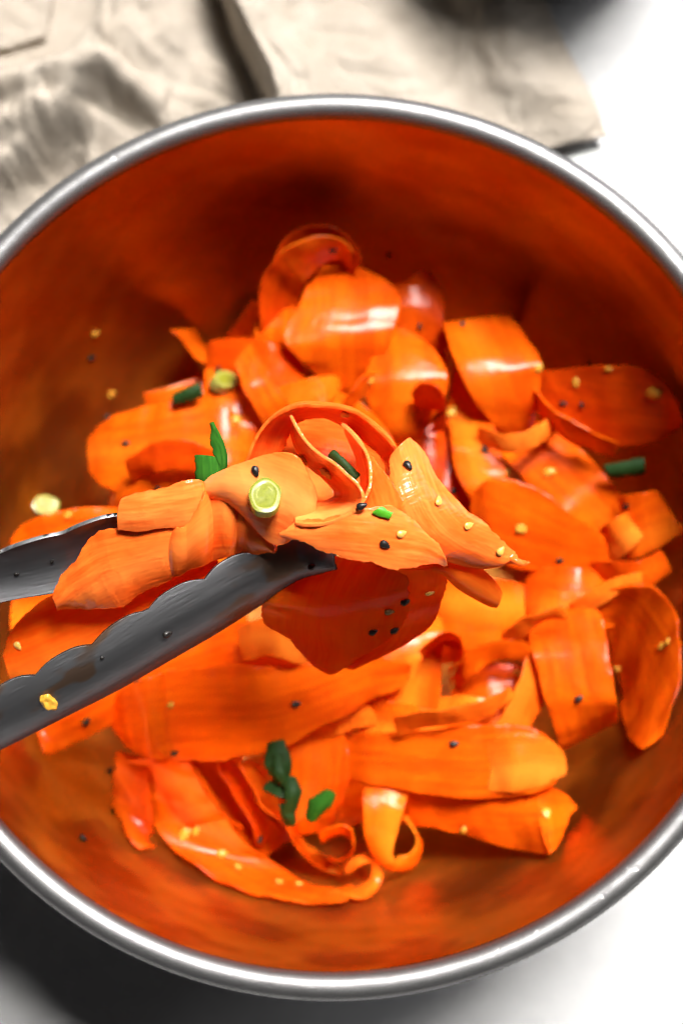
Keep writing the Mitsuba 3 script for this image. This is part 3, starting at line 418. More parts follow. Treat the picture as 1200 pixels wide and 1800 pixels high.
    (116, 'tangled carrot ribbon glimpsed left of the topmost curl', 'c2', 0.65, 0.5, 0.3, [-35.7, 8.6, 8.5, -15.8, 10.5, 6.4, -35.6, 21.2, 16.4, -18.8, 23.2, 5.5, -32.7, 35.1, 24.5, -20.8, 34.7, 8.3, -29.1, 48.3, 28.0, -19.4, 46.4, 10.5, -28.1, 61.0, 24.9, -15.7, 58.7, 9.2, -31.1, 72.2, 16.6, -13.5, 72.8, 6.8, -36.1, 81.0, 8.0, -17.2, 87.9, 7.3, -36.9, 79.9, 4.8, -23.3, 90.6, 11.8, -38.8, 81.7, 7.9, -28.4, 93.4, 18.3], 'tangled carrot ribbons of the pile'),
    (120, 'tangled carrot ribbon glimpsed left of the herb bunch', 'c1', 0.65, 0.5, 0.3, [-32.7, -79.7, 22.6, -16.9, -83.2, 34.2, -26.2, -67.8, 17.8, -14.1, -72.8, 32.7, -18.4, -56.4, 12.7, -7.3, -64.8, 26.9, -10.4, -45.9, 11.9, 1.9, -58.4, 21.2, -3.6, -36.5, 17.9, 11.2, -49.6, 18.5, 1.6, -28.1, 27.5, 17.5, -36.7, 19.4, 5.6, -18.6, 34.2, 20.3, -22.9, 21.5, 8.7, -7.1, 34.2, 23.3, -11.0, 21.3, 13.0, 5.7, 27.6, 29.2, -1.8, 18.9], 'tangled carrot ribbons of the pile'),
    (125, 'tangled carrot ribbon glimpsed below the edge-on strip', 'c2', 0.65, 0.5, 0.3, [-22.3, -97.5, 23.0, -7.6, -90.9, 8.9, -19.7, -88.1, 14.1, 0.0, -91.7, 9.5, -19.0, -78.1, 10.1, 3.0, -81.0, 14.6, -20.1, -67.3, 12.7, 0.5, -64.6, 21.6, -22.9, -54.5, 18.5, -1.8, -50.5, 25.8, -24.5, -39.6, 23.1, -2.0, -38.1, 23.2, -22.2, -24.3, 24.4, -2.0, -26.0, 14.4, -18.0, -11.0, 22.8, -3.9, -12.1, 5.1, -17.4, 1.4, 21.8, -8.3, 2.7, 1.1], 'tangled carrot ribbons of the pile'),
    (126, 'tangled carrot ribbon glimpsed left of the small rolled tube', 'c1', 0.65, 0.5, 0.3, [-27.6, -34.9, 17.2, -34.9, -44.5, 0.4, -19.6, -38.3, 14.2, -26.2, -50.3, -1.3, -10.2, -40.6, 14.0, -18.5, -56.7, 4.1, -0.4, -46.4, 14.9, -13.1, -62.7, 14.2, 6.4, -57.4, 14.3, -9.6, -67.8, 22.2, 9.0, -69.6, 11.0, -7.1, -74.0, 23.2, 10.8, -80.0, 6.3, -6.2, -82.5, 17.8, 13.9, -86.5, 4.3, -5.1, -92.2, 10.4, 16.4, -89.4, 8.5, -1.2, -88.3, 5.3], 'tangled carrot ribbons of the pile'),
    (129, 'tangled carrot ribbon glimpsed right of the herb bunch', 'c1', 0.65, 0.5, 0.3, [42.0, -56.5, 14.9, 25.0, -56.5, 22.8, 32.4, -71.1, 15.7, 21.5, -65.0, 29.7, 18.4, -79.2, 13.7, 13.4, -71.5, 30.0, 4.8, -84.2, 9.1, 1.7, -74.4, 24.8, -8.0, -88.7, 6.2, -11.3, -75.1, 17.9, -20.0, -89.4, 9.4, -24.4, -75.7, 13.3, -34.5, -90.9, 17.5, -36.2, -75.9, 13.2, -50.8, -87.3, 25.2, -45.5, -72.7, 16.3, -63.2, -75.5, 27.5, -50.5, -65.0, 18.5], 'tangled carrot ribbons of the pile'),
    (130, 'tangled carrot ribbon glimpsed above the flat left ribbon', 'c1', 0.65, 0.5, 0.3, [-47.2, 66.7, 12.4, -66.2, 58.0, 19.3, -43.9, 58.4, 11.6, -64.6, 51.5, 9.4, -43.4, 49.5, 14.0, -61.4, 45.2, 2.2, -43.7, 42.0, 19.6, -56.2, 37.8, 2.0, -40.9, 36.7, 25.7, -49.9, 30.3, 6.8, -35.1, 35.1, 28.4, -42.6, 23.5, 11.4, -28.5, 36.1, 24.1, -34.3, 17.8, 13.4, -21.0, 35.5, 14.1, -26.6, 14.3, 13.4, -12.9, 31.7, 5.1, -20.1, 12.6, 12.9], 'tangled carrot ribbons of the pile'),
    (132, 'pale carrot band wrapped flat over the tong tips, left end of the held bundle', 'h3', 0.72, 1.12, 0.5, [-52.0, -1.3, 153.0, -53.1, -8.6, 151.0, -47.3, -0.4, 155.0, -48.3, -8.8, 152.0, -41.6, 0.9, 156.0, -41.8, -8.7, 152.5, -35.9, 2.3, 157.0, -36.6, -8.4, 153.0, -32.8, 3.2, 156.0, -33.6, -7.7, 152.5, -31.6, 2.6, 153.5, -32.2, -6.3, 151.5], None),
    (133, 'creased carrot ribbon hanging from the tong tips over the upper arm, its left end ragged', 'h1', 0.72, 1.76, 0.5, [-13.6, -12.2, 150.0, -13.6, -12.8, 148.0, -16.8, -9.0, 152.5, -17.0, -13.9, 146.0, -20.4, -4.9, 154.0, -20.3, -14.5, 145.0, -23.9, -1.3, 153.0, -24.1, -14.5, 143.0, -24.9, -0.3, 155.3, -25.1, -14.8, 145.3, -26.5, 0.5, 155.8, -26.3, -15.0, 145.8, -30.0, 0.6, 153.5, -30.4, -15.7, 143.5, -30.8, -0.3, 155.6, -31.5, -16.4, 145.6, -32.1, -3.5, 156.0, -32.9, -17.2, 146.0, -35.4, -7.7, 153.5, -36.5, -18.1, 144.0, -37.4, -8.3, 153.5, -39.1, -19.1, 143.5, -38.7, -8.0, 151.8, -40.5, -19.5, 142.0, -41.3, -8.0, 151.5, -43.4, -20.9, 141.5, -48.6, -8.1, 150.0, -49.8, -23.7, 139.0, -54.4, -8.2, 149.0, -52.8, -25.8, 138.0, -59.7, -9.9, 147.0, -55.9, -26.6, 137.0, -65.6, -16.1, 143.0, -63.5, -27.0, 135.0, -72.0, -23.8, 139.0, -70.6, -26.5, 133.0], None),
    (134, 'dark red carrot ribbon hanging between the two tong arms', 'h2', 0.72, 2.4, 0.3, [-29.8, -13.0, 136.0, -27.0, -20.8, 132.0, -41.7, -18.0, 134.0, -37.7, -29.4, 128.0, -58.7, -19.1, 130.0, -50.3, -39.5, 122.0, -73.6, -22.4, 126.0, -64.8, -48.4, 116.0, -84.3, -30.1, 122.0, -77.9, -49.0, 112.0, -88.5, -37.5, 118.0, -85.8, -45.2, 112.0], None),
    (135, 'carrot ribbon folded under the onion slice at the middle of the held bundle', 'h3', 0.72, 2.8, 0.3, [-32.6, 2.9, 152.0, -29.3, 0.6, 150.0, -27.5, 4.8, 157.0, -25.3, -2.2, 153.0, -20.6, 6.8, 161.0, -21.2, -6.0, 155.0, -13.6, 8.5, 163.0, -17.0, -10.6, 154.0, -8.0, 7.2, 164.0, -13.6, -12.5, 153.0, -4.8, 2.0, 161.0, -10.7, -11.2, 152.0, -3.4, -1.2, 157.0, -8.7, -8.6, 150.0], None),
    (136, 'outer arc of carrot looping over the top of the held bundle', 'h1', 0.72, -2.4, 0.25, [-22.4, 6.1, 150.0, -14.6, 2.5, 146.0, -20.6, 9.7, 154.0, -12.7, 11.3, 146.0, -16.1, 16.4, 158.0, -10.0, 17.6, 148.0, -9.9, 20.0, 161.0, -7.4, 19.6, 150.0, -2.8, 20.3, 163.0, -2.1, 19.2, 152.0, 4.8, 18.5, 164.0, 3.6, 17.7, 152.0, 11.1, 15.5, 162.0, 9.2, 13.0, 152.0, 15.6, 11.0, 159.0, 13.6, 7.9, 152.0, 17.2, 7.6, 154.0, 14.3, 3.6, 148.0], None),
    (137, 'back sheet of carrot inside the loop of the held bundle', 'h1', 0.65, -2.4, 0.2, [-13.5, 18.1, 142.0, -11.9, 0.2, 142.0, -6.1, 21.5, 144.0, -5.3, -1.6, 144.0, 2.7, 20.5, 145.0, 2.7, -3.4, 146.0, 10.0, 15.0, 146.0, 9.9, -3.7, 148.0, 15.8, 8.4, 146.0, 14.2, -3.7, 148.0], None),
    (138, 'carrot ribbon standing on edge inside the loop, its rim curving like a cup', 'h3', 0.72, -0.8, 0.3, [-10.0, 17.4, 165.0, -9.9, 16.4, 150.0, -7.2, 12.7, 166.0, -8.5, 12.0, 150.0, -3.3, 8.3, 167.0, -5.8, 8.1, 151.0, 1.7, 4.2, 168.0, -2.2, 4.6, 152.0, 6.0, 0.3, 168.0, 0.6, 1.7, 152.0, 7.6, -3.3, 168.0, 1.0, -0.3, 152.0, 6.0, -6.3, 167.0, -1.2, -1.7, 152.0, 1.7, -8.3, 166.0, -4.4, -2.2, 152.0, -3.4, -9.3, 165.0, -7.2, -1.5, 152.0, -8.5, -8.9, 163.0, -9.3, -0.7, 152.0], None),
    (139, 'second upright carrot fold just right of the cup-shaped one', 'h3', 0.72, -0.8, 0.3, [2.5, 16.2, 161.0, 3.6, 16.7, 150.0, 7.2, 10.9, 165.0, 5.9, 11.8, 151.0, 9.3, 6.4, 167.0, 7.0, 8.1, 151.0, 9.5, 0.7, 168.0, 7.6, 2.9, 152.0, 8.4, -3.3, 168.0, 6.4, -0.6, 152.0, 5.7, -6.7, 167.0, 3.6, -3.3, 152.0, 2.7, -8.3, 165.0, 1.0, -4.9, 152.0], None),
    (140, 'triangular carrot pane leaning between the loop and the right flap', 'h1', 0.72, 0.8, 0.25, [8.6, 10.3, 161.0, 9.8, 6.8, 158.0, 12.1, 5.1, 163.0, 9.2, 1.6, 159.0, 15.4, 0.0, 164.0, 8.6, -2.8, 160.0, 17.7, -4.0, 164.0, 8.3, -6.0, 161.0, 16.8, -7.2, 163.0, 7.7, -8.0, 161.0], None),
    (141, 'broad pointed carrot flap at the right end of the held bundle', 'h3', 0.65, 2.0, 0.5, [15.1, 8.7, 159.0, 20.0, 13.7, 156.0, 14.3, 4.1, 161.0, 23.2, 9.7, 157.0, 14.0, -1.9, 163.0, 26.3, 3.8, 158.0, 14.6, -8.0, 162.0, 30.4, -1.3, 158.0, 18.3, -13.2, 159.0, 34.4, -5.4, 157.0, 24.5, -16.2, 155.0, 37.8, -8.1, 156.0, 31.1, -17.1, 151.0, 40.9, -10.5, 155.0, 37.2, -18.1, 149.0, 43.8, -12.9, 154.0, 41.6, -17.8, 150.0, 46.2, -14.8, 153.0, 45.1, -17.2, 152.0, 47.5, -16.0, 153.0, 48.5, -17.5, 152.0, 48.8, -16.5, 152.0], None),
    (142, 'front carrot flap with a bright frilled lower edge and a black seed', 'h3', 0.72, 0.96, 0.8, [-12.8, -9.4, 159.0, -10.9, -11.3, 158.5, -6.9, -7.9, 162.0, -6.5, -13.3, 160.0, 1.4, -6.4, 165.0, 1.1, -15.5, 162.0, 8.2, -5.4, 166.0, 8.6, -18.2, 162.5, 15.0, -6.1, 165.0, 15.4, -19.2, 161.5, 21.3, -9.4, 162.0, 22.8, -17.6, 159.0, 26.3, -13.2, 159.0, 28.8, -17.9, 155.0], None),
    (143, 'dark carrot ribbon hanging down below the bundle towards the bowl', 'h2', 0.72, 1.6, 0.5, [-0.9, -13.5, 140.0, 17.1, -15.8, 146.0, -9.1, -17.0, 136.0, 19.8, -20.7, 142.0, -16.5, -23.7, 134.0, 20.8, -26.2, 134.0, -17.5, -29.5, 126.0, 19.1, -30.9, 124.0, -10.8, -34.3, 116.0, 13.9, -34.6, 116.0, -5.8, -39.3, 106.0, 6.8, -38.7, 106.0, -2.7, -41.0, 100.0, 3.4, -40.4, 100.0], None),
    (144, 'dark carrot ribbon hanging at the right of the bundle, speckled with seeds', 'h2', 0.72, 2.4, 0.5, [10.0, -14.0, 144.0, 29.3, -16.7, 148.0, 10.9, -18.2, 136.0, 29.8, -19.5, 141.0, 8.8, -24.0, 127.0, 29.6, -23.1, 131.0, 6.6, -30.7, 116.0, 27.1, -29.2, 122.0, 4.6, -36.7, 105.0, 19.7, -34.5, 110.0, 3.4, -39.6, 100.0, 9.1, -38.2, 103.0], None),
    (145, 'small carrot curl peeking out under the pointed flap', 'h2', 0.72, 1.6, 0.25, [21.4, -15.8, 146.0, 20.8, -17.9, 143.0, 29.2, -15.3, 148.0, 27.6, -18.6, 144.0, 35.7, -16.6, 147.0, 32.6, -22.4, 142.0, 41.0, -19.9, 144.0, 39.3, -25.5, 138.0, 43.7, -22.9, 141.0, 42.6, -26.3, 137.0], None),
]
for k, lab, mat, thick, camber, rag, pts, grp in RIBBONS:
    V, F, uv = strip(pts, thick, camber, rag, k, soft=4.0 if mat[0] == 'c' else 0, wave=0.9 if mat[0] == 'c' else 0.6, n=8 if grp else 10 if mat[0] == 'c' else 22, nv=9 if grp else 13 if mat[0] == 'c' else 19, ruffle=2.6 if mat[0] == 'c' else 0.7)
    key = numbered('carrot_ribbon')
    scene[key] = mikit.ply((V, F), MATS[mat], smooth=True, uv=uv)
    labels[key] = {'label': lab, 'category': 'carrot ribbon'}
    if grp:
        labels[key]['group'] = grp

# ------------------------------------------------------------------ the tongs
for k, (nm, pts, camber, thick, scal) in enumerate([
    ('kitchen_tongs__arm', [-263.3, -101.6, 132.0, -262.8, -118.6, 130.0, -193.7, -94.4, 142.0, -196.6, -112.5, 134.0, -135.7, -74.1, 150.0, -140.9, -91.7, 134.0, -101.6, -57.7, 151.0, -106.5, -72.3, 132.0, -81.3, -47.1, 150.0, -84.8, -61.9, 130.0, -68.9, -40.7, 150.0, -70.3, -54.5, 130.0, -56.5, -33.7, 150.0, -56.5, -47.6, 130.0, -44.2, -25.9, 150.0, -42.4, -39.6, 130.0, -32.3, -19.1, 149.0, -30.4, -32.4, 129.0, -22.4, -13.7, 147.0, -19.8, -25.1, 127.0, -11.7, -10.4, 146.0, -10.0, -17.8, 130.0, -4.2, -10.4, 146.0, -3.2, -14.7, 134.0, 0.7, -11.0, 144.0, 0.7, -12.5, 138.0], 5.5, 1.3, (168.45, 283.67, 16.46, 1.45)),
    ('kitchen_tongs__arm_001', [-263.5, -100.2, 132.0, -263.1, -115.8, 130.0, -195.2, -64.6, 144.0, -194.9, -81.3, 142.0, -139.0, -33.8, 148.0, -139.6, -49.9, 144.0, -103.9, -19.7, 149.0, -105.4, -32.7, 142.0, -82.6, -13.5, 150.0, -84.5, -26.0, 140.0, -68.5, -9.1, 150.0, -69.1, -23.0, 139.0, -54.4, -4.5, 150.0, -55.2, -18.5, 138.0, -40.5, -2.1, 147.0, -40.1, -14.5, 136.0, -35.2, -5.0, 142.0, -34.9, -11.7, 137.0], -3.0, 1.0, (168.81, 251.11, 16.46, 1.2)),
]):
    V, F, uv = strip(pts, thick, camber, 0, 90 + k, n=8, nv=25, round_ends=False, wave=0.0, scallop=scal)
    scene[nm] = mikit.ply((V, F), 'tong_steel', smooth=True, uv=uv)
hx, hy, hz = [-262.5, -108.9, 130.0]
m = trimesh.creation.cylinder(radius=0.005, height=0.03, sections=32)
m.apply_translation([hx / 1000, hy / 1000, hz / 1000])
scene['kitchen_tongs__hinge_pin'] = mikit.ply(m, 'tong_steel', smooth=40)
labels['kitchen_tongs'] = {'label': 'grey steel kitchen tongs with scalloped tips gripping carrot ribbons over the bowl', 'category': 'tongs'}
labels['kitchen_tongs__arm'] = {'label': 'lower arm with its scalloped edge and rounded back'}
labels['kitchen_tongs__arm_001'] = {'label': 'upper arm showing its hollow inner side'}


# ------------------------------------------------------------------ seeds and garlic
def pebble(a, b, c, seed, taper=0.0, lump=0.15):
    m = trimesh.creation.icosphere(subdivisions=3)
    v = m.vertices.copy()
    v *= (1 + lump * (meshkit.fbm(v * 1.3 + seed * 9.1, 2, 3) - .5) * 2)[:, None]
    w = 1 - taper * v[:, 0]
    v = v * np.stack([np.full(len(v), a), b * w, c * w], 1)
    return trimesh.Trimesh(v, m.faces, process=False)


def frame(n, ang):
    n = np.asarray(n, float) / np.linalg.norm(n)
    x = np.array([math.cos(math.radians(ang)), math.sin(math.radians(ang)), 0])
    x -= n * (x @ n)
    x /= np.linalg.norm(x)
    return np.stack([x, np.cross(n, x), n], 1)


for k, (kind, lab, p, n, ang, size) in enumerate([
    ('black_sesame_seed', 'black sesame seed near the top of the pointed right flap', [18.97, 5.33, 161.88], [0.03, 0.3, 0.95], -60, 1.0),
    ('black_sesame_seed', 'black sesame seed on the front flap near its frilled edge', [13.11, -14.18, 164.42], [0.22, -0.3, 0.93], -30, 1.0),
    ('black_sesame_seed', 'black sesame seed in the dip left of the bright green chip', [7.63, -5.3, 167.63], [-0.07, -0.26, 0.96], 20, 1.0),
    ('black_sesame_seed', 'black sesame seed poking out behind the onion slice', [-18.01, 3.93, 162.62], [-0.16, -0.02, 0.99], -70, 1.0),
    ('black_sesame_seed', 'black sesame seed on the hanging ribbon, upper of the dark ones', [19.17, -25.1, 136.81], [0.1, -0.86, 0.5], 60, 1.0),
    ('black_sesame_seed', 'brown split sesame seed on the hanging ribbon', [15.16, -27.32, 133.59], [0.1, -0.9, 0.43], 0, 1.0),
    ('black_sesame_seed', 'black sesame seed on the hanging ribbon, lowest left one', [11.2, -31.98, 124.72], [0.08, -0.88, 0.47], 60, 1.0),
    ('black_sesame_seed', 'black sesame seed on the hanging ribbon, lowest right one', [16.82, -31.47, 123.91], [0.17, -0.88, 0.43], 70, 1.0),
    ('black_sesame_seed', 'black sesame seed stuck on the lower tong arm', [-40.82, -34.15, 146.38], [0.35, -0.54, 0.77], 20, 1.0),
    ('black_sesame_seed', 'black sesame seed clinging under the edge of the lower tong arm', [-62.89, -42.05, 44.01], [0.55, -0.16, 0.82], 5, 1.0),
    ('black_sesame_seed', 'tiny dark speck on the upper tong arm, nearer its lower edge', [-79.96, -18.61, 141.94], [0.15, -0.49, 0.86], 10, 0.5),
    ('black_sesame_seed', 'tiny dark speck on the upper tong arm near the carrot flap', [-70.98, -15.31, 142.4], [0.19, -0.59, 0.79], 60, 0.45),
    ('black_sesame_seed', 'dark speck near the tip of the lower tong arm', [-4.77, -16.96, 144.01], [-0.07, -0.65, 0.76], 40, 0.8),
    ('black_sesame_seed', 'tiny dark speck in the middle of the lower tong arm', [-56.55, -40.22, 148.44], [0.22, -0.41, 0.89], 0, 0.4),
    ('black_sesame_seed', 'black sesame seed on the left wall of the bowl, highest of them', [-83.03, 68.74, 29.58], [0.7, -0.59, 0.4], 10, 1.11),
    ('black_sesame_seed', 'black sesame seed at the wall by the corner of the flat left ribbon', [-80.59, 52.79, 8.51], [0.67, -0.46, 0.57], 20, 1.11),
    ('black_sesame_seed', 'black sesame seed on the flat left ribbon', [-68.57, 36.45, 40.38], [-0.26, -0.15, 0.95], 10, 1.01),
    ('black_sesame_seed', 'black sesame seed on the pale flap of the topmost curl', [-0.07, 98.93, 53.44], [0.18, -0.97, 0.17], 80, 0.92),
    ('black_sesame_seed', 'black sesame seed on the round-topped dark ribbon', [29.2, 78.02, 35.68], [0.01, -0.37, 0.93], 80, 0.84),
    ('black_sesame_seed', 'black sesame seed at the top edge of the bridge ribbon', [42.98, 75.58, 45.92], [-0.12, 0.66, 0.75], 80, 0.96),
    ('black_sesame_seed', 'black sesame seed on the right lobe, left one of two', [75.78, 48.7, 45.8], [-0.4, -0.36, 0.84], 0, 0.97),
    ('black_sesame_seed', 'black sesame seed on the right lobe, right one of two', [81.36, 47.51, 49.2], [-0.57, -0.42, 0.71], 80, 0.84),
    ('black_sesame_seed', 'black sesame seed at the upper edge of the right lobe', [87.17, 65.4, 32.33], [-0.73, -0.56, 0.39], 20, 0.84),
    ('black_sesame_seed', 'black sesame seed on the ribbon with a bright left edge', [49.64, 33.5, 46.35], [-0.04, -0.01, 1.0], 80, 1.18),
    ('black_sesame_seed', 'black sesame seed in the gap right of the pointed flap', [39.84, 20.66, 38.74], [0.3, -0.0, 0.96], 10, 1.05),
    ('black_sesame_seed', 'black sesame seed right of the tip of the pointed flap', [73.54, -3.24, 44.91], [-0.03, -0.58, 0.82], 0, 0.9),
    ('black_sesame_seed', 'black sesame seed near the squared fold', [95.39, 14.13, 47.23], [-0.82, -0.28, 0.5], 20, 0.98),
    ('black_sesame_seed', 'black sesame seed on the broad folded ribbon', [-11.44, -49.72, 55.49], [0.06, -0.21, 0.97], 10, 1.17),
    ('black_sesame_seed', 'black sesame seed on the flat front ribbon', [37.82, -61.98, 53.84], [-0.18, -0.17, 0.97], 10, 1.14),
    ('black_sesame_seed', 'black sesame seed on the square flap', [76.71, -47.97, 55.55], [-0.14, -0.3, 0.95], 40, 1.12),
    ('black_sesame_seed', 'black sesame seed on the left front wall of the bowl', [-75.53, -90.46, 62.38], [0.64, 0.75, 0.2], -35, 0.96),
    ('black_sesame_seed', 'black sesame seed beside the crinkled ribbon, lower one', [-70.72, -83.83, 34.0], [0.6, 0.7, 0.38], -20, 1.0),
    ('black_sesame_seed', 'black sesame seed beside the crinkled ribbon, upper one', [-74.46, -71.34, 19.55], [0.64, 0.61, 0.46], 20, 1.06),
    ('black_sesame_seed', 'dark sesame seed high on the far wall of the bowl', [19.14, 105.76, 28.89], [-0.17, -0.9, 0.4], 70, 0.84),
    ('black_sesame_seed', 'black sesame seed on the curved front ribbon near the strips', [-23.76, -92.2, 34.86], [0.87, -0.31, 0.39], 50, 1.02),
    ('black_sesame_seed', 'dark sesame seed on the lower edge of the broad folded ribbon', [-49.18, -64.97, 51.8], [-0.34, -0.04, 0.94], 10, 0.92),
    ('black_sesame_seed', 'dark sesame seed on the wedge by the left wall', [-78.63, -54.86, 43.72], [0.18, -0.52, 0.84], 60, 1.14),
    ('black_sesame_seed', 'dark sesame seed on the glossy ribbon left of the bundle', [-56.88, 20.22, 46.64], [-0.2, -0.37, 0.91], 30, 0.84),
    ('black_sesame_seed', 'dark sesame seed on the ribbon behind the onion piece', [-38.65, 62.39, 36.94], [-0.59, -0.14, 0.79], 40, 1.06),
    ('white_sesame_seed', 'white sesame seed beside the bright green chip', [17.09, -11.55, 164.35], [0.27, -0.17, 0.95], 20, 1.0),
    ('white_sesame_seed', 'white sesame seed at the middle of the pointed flap', [26.14, -3.14, 161.24], [0.44, 0.11, 0.89], 80, 1.0),
    ('white_sesame_seed', 'white sesame seed near the right edge of the pointed flap', [33.69, -8.66, 157.93], [0.37, -0.06, 0.93], 20, 1.0),
    ('white_sesame_seed', 'white sesame seed at the tip of the pointed flap', [41.93, -14.38, 154.35], [0.15, -0.23, 0.96], 60, 1.0),
    ('white_sesame_seed', 'white sesame seed on the hanging ribbon at its right edge', [25.54, -22.69, 136.25], [0.23, -0.93, 0.28], 60, 1.0),
    ('white_sesame_seed', 'white sesame seed on the top arc of the bundle', [3.88, 19.91, 155.93], [-0.39, -0.85, 0.35], 30, 1.0),
    ('white_sesame_seed', 'white sesame seed on the dark ribbon between the tongs', [-83.55, -35.68, 121.27], [-0.28, -0.24, 0.93], -50, 1.0),
    ('garlic_bit', 'oblong garlic bit on the folded ribbon above the onion slice', [-6.54, 8.97, 151.98], [-0.79, -0.56, 0.26], -55, 1.1),
    ('garlic_bit', 'oblong garlic bit lying inside the cup-shaped loop', [-0.92, 5.03, 156.71], [-0.68, -0.69, 0.25], -20, 1.1),
    ('garlic_bit', 'yellow garlic bit stuck on the lower tong arm', [-69.95, -51.08, 146.06], [0.3, -0.59, 0.75], -40, 1.7),
    ('garlic_bit', 'garlic bit on the ribbon at the lower end of the bridge', [39.55, 46.58, 41.7], [-0.19, 0.14, 0.97], 60, 1.47),
    ('garlic_bit', 'garlic bit on the wet shining ribbon', [12.09, 55.88, 47.83], [0.78, -0.5, 0.37], 60, 0.81),
    ('garlic_bit', 'garlic bit at the right foot of the bridge ribbon', [66.71, 58.8, 53.51], [0.23, -0.39, 0.89], 60, 1.03),
    ('garlic_bit', 'large garlic bit at the right end of the right lobe', [101.71, 47.83, 64.22], [-0.64, -0.46, 0.62], 20, 1.7),
    ('garlic_bit', 'garlic bit on the left part of the right lobe', [79.45, 54.4, 50.64], [-0.53, -0.28, 0.8], 80, 1.07),
    ('garlic_bit', 'garlic bit at the upper edge of the right lobe', [88.27, 56.58, 60.49], [-0.46, -0.49, 0.74], 10, 0.86),
    ('garlic_bit', 'garlic bit on the flat ribbon, left one of two', [57.6, 27.11, 35.96], [-0.1, -0.52, 0.85], 80, 0.9),
    ('garlic_bit', 'garlic bit on the flat ribbon, right one of two', [71.45, 26.52, 41.18], [-0.26, -0.01, 0.97], 0, 1.3),
    ('garlic_bit', 'garlic bit on the crested face right of the held bundle', [60.61, 6.31, 49.63], [-0.05, -0.39, 0.92], -25, 1.17),
    ('garlic_bit', 'garlic bit on the right loop, lower left one', [94.0, -37.4, 29.96], [-0.44, -0.67, 0.6], 45, 0.8),
    ('garlic_bit', 'garlic bit on the inside of the right loop, upper one', [105.36, -30.27, 55.6], [-0.94, 0.23, 0.26], 40, 0.84),
    ('garlic_bit', 'garlic bit on the inside of the right loop, lower one', [104.24, -31.49, 52.45], [-0.9, 0.03, 0.43], 20, 0.89),
    ('garlic_bit', 'garlic bit of a pair on the curved front ribbon, larger one', [-47.34, -90.46, 36.87], [-0.08, -0.05, 1.0], 60, 1.49),
    ('garlic_bit', 'garlic bit of a pair on the curved front ribbon, smaller one', [-43.47, -89.35, 37.5], [-0.11, -0.18, 0.98], 60, 0.96),
    ('garlic_bit', 'garlic bit on the curved front ribbon right of the pair', [-35.45, -96.52, 36.52], [0.2, 0.19, 0.96], 20, 1.07),
    ('garlic_bit', 'garlic bit near the lower edge of the curved front ribbon', [-30.28, -100.92, 36.94], [0.36, 0.49, 0.8], 0, 0.79),
    ('garlic_bit', 'garlic bit between the edge-on strips and the hook', [-0.58, -102.85, 29.29], [0.36, 0.87, 0.33], 10, 1.0),
    ('garlic_bit', 'garlic bit on the ribbon below the onion piece', [-32.05, 43.78, 43.0], [0.58, 0.23, 0.78], 40, 1.27),
    ('garlic_bit', 'garlic bit on the left wall of the bowl, lower one', [-78.72, 60.11, 12.55], [0.67, -0.51, 0.54], 30, 1.03),
    ('garlic_bit', 'garlic bit on the left wall of the bowl, upper one', [-80.74, 75.5, 36.11], [0.67, -0.64, 0.37], 30, 1.0),
    ('garlic_bit', 'garlic bit on the fold of the triangular front tip', [65.99, -83.13, 54.28], [0.27, 0.55, 0.79], 60, 1.2),
    ('garlic_bit', 'garlic bit at the lower edge of the creased ribbon', [41.52, -88.74, 41.5], [-0.39, -0.6, 0.69], 60, 0.9),
    ('garlic_bit', 'garlic bit inside the small arched loop', [60.39, -39.13, 35.21], [0.16, 0.03, 0.99], 10, 0.91),
    ('garlic_bit', 'garlic bit by the dark gap right of the hanging tip', [39.31, -43.03, 30.66], [-0.51, 0.13, 0.85], 80, 0.91),
    ('garlic_bit', 'garlic bit on the left end of the broad folded ribbon', [-50.83, -50.01, 52.25], [-0.19, -0.01, 0.98], 20, 0.81),
    ('garlic_bit', 'garlic bit beside the pale onion piece on the left wall', [-85.37, 11.01, 49.25], [0.12, -0.26, 0.96], 30, 0.85),
    ('garlic_bit', 'garlic bit at the lower edge of the front sweep, left of the hook', [-17.2, -105.72, 36.5], [0.29, 0.82, 0.49], 10, 0.9),
    ('garlic_bit', 'garlic bit at the lower edge of the front sweep, next to the hook', [-10.9, -106.6, 34.77], [0.23, 0.9, 0.36], 10, 0.76),
]):
    if kind == 'garlic_bit':
        m, mat, cat = pebble(.0015 * size, .0011 * size, .0007 * size, k, 0.1, 0.5), 'garlic', 'garlic bit'
    elif kind == 'white_sesame_seed':
        m, mat, cat = pebble(.0013 * size, .00085 * size, .0005 * size, k, 0.42, 0.12), 'seed_white', 'sesame seed'
    else:
        m, mat, cat = pebble(.0014 * size, .00088 * size, .0007 * size, k, 0.42, 0.12), 'seed_brown' if 'brown' in lab else 'seed_black', 'sesame seed'
    m.vertices = m.vertices @ frame(n, ang).T + (np.array(p) / 1000 + np.array(n) * 0.0005)
    key = numbered(kind)
    scene[key] = mikit.ply(m, mat, smooth=True)
    labels[key] = {'label': lab, 'category': cat}


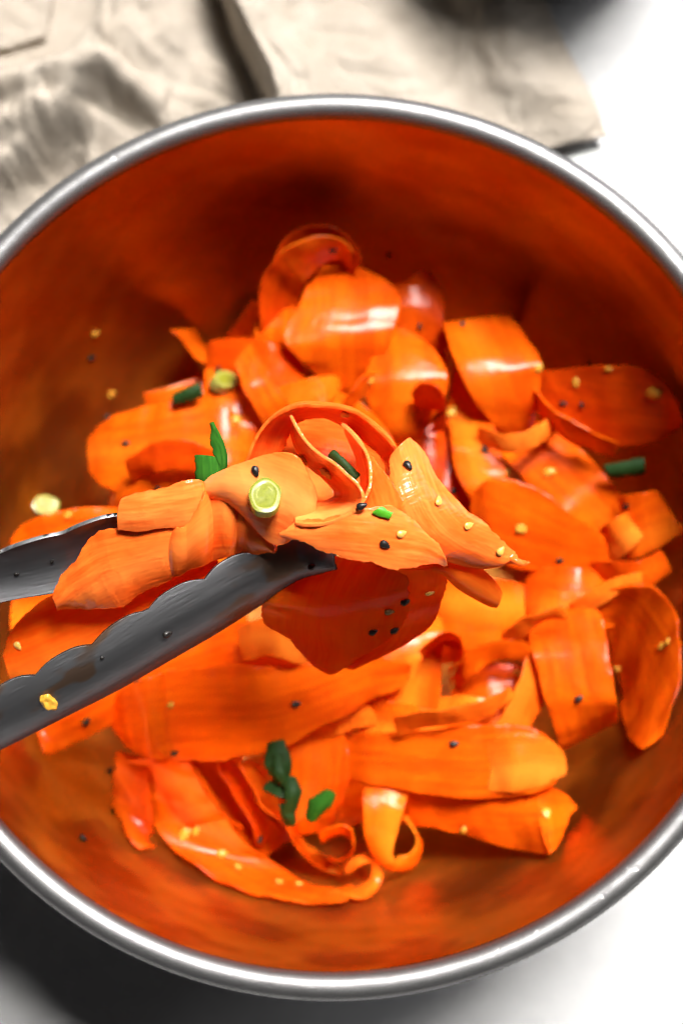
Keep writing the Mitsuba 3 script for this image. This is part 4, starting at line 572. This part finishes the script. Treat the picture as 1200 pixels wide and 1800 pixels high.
# ------------------------------------------------------------------ onion slices and greens
def onion(p, n, ang, r, hgt, squash, lab, seed, tilt_skin='onion_skin'):
    key = numbered('onion_slice')
    R = frame(n, ang)
    nr, na = 14, 48
    rr, aa = np.meshgrid(np.linspace(0, 1, nr), np.arange(na) * 2 * np.pi / na, indexing='ij')
    wob = 1 + 0.06 * np.sin(2 * aa + seed) + 0.03 * np.sin(5 * aa)
    z = hgt + rr * 0.00022 * np.exp(-((rr - .8) / .07) ** 2) + rr * 0.00005 * np.sin(aa * 3 + rr * 5)
    V = np.stack([rr * r * wob * np.cos(aa), rr * r * wob * squash * np.sin(aa), z], -1).reshape(-1, 3)
    i, j = np.meshgrid(np.arange(nr - 1), np.arange(na), indexing='ij')
    Fq = np.stack([i * na + j, (i + 1) * na + j, (i + 1) * na + (j + 1) % na, i * na + (j + 1) % na], -1).reshape(-1, 4)
    uv = np.stack([rr, aa], -1).reshape(-1, 2)
    scene[key + '__cut_face'] = mikit.ply((V @ R.T + np.array(p) / 1000, Fq), 'onion_cut', smooth=True, uv=uv)
    prof = [(1.0, 0.97), (1.03, 0.6), (1.02, 0.2), (0.97, 0.0), (0.0, 0.0)]
    V = np.concatenate([np.stack([r * f * (1 + 0.06 * np.sin(2 * aa[0] + seed) + 0.03 * np.sin(5 * aa[0])) * np.cos(aa[0]),
                                  r * squash * f * (1 + 0.06 * np.sin(2 * aa[0] + seed) + 0.03 * np.sin(5 * aa[0])) * np.sin(aa[0]), np.full(na, hgt * zf)], 1) for f, zf in prof])
    i, j = np.meshgrid(np.arange(len(prof) - 1), np.arange(na), indexing='ij')
    Fq = np.stack([i * na + j, i * na + (j + 1) % na, (i + 1) * na + (j + 1) % na, (i + 1) * na + j], -1).reshape(-1, 4)[:, ::-1]
    scene[key + '__skin'] = mikit.ply((V @ R.T + np.array(p) / 1000, Fq), tilt_skin, smooth=50)
    labels[key] = {'label': lab, 'category': 'spring onion'}


for k, (lab, p, n, ang, r, hh, sq, skin) in enumerate([
    ('round yellow-green onion slice with pale rings on top of the held bundle', [-15.82, -3.25, 162.09], [0.06, 0.36, 0.93], 75, 4.9, 2.8, 0.8, 'onion_skin'),
    ('pale blurred onion piece on the ribbons left of the held bundle', [-37.6, 55.9, 40.32], [0.5, 0.45, 0.75], 30, 4.6, 4.0, 0.8, 'onion_pale'),
    ('blurred onion slice by the tip of the upper tong arm at the left wall', [-99.99, 18.46, 17.89], [0.4, 0.2, 0.9], 10, 4.6, 3.0, 0.8, 'onion_pale'),
    ('small yellow onion bit behind the flat left ribbon', [-45.93, 53.62, 38.47], [0.1, 0.1, 1], 0, 2.2, 1.5, 0.8, 'onion_pale'),
]):
    onion(p, n, ang, r / 1000, hh / 1000, sq, lab, k, skin)
for k, (nm, lab, cat, mat, pts, thick, camber) in enumerate([
    ('chive_piece', 'two-pronged green chive tube standing on the left of the held bundle', 'chive', 'chive_green', [-34.4, 10.1, 152.0, -26.3, 8.8, 150.0, -34.2, 7.9, 152.0, -26.3, 7.3, 150.0, -33.5, 4.3, 152.0, -26.8, 5.4, 150.0, -32.8, 2.1, 150.0, -27.1, 3.4, 149.0], 0.5, 3.0),
    ('chive_piece', 'slim green chive blade rising behind the two-pronged tube', 'chive', 'chive_green', [-30.0, 17.7, 156.0, -29.4, 17.7, 156.0, -29.6, 13.9, 155.0, -27.7, 14.8, 154.0, -29.1, 10.5, 154.0, -26.4, 11.6, 152.0, -28.9, 7.3, 153.0, -26.2, 8.1, 151.0, -29.9, 5.2, 151.0, -26.8, 5.4, 150.0], 0.5, 1.0),
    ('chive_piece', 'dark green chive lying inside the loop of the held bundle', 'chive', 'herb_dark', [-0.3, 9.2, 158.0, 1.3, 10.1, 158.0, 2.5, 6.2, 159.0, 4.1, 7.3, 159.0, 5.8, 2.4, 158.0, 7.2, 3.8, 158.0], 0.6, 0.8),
    ('chive_piece', 'bright green chive chip on the held bundle', 'chive', 'chip_green', [10.2, -6.7, 167.0, 12.0, -5.3, 167.0, 12.3, -7.6, 166.5, 13.9, -6.1, 166.5, 14.2, -8.2, 166.0, 15.0, -6.6, 166.0], 0.5, 0.4),
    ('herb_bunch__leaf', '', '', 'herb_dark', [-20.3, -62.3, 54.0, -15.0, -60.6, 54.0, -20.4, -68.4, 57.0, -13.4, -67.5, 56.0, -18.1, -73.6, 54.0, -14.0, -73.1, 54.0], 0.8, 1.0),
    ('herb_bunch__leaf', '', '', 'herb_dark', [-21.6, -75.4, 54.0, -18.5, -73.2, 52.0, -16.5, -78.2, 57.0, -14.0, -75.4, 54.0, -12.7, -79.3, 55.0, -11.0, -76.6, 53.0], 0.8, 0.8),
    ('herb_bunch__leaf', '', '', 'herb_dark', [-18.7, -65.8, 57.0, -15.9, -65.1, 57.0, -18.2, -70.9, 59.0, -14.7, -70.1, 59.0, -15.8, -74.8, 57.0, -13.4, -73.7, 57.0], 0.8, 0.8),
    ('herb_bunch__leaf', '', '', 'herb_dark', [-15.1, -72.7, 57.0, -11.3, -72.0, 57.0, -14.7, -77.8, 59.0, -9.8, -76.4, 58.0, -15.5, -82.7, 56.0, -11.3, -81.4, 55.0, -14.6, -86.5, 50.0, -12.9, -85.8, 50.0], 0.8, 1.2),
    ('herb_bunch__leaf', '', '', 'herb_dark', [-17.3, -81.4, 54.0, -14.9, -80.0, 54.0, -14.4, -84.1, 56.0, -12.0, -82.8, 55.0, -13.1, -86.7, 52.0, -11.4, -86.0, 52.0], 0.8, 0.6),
    ('chive_piece', 'green chive tube with a pale open end at the front of the pile', 'chive', 'chive_green', [-8.2, -84.2, 54.0, -5.0, -84.9, 54.0, -6.4, -79.2, 57.0, -1.8, -80.9, 57.0, -3.2, -76.6, 55.0, 1.0, -77.6, 55.0], 0.6, 2.0),
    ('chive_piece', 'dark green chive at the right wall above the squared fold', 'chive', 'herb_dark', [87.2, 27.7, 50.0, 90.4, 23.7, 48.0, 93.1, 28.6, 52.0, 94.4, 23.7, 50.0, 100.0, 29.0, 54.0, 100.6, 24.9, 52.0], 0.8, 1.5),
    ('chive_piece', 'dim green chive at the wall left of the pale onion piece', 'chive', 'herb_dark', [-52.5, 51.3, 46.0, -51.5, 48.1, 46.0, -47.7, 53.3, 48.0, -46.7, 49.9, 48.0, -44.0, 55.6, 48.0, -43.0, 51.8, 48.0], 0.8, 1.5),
]):
    V, F, uv = strip(pts, thick, camber, 0.6, 120 + k, n=8, nv=9, wave=0.3)
    key = numbered(nm)
    scene[key] = mikit.ply((V, F), mat, smooth=True, uv=uv)
    if lab:
        labels[key] = {'label': lab, 'category': cat}
labels['herb_bunch'] = {'label': 'dark green herb bunch in the hollow at the front of the pile', 'category': 'herb'}
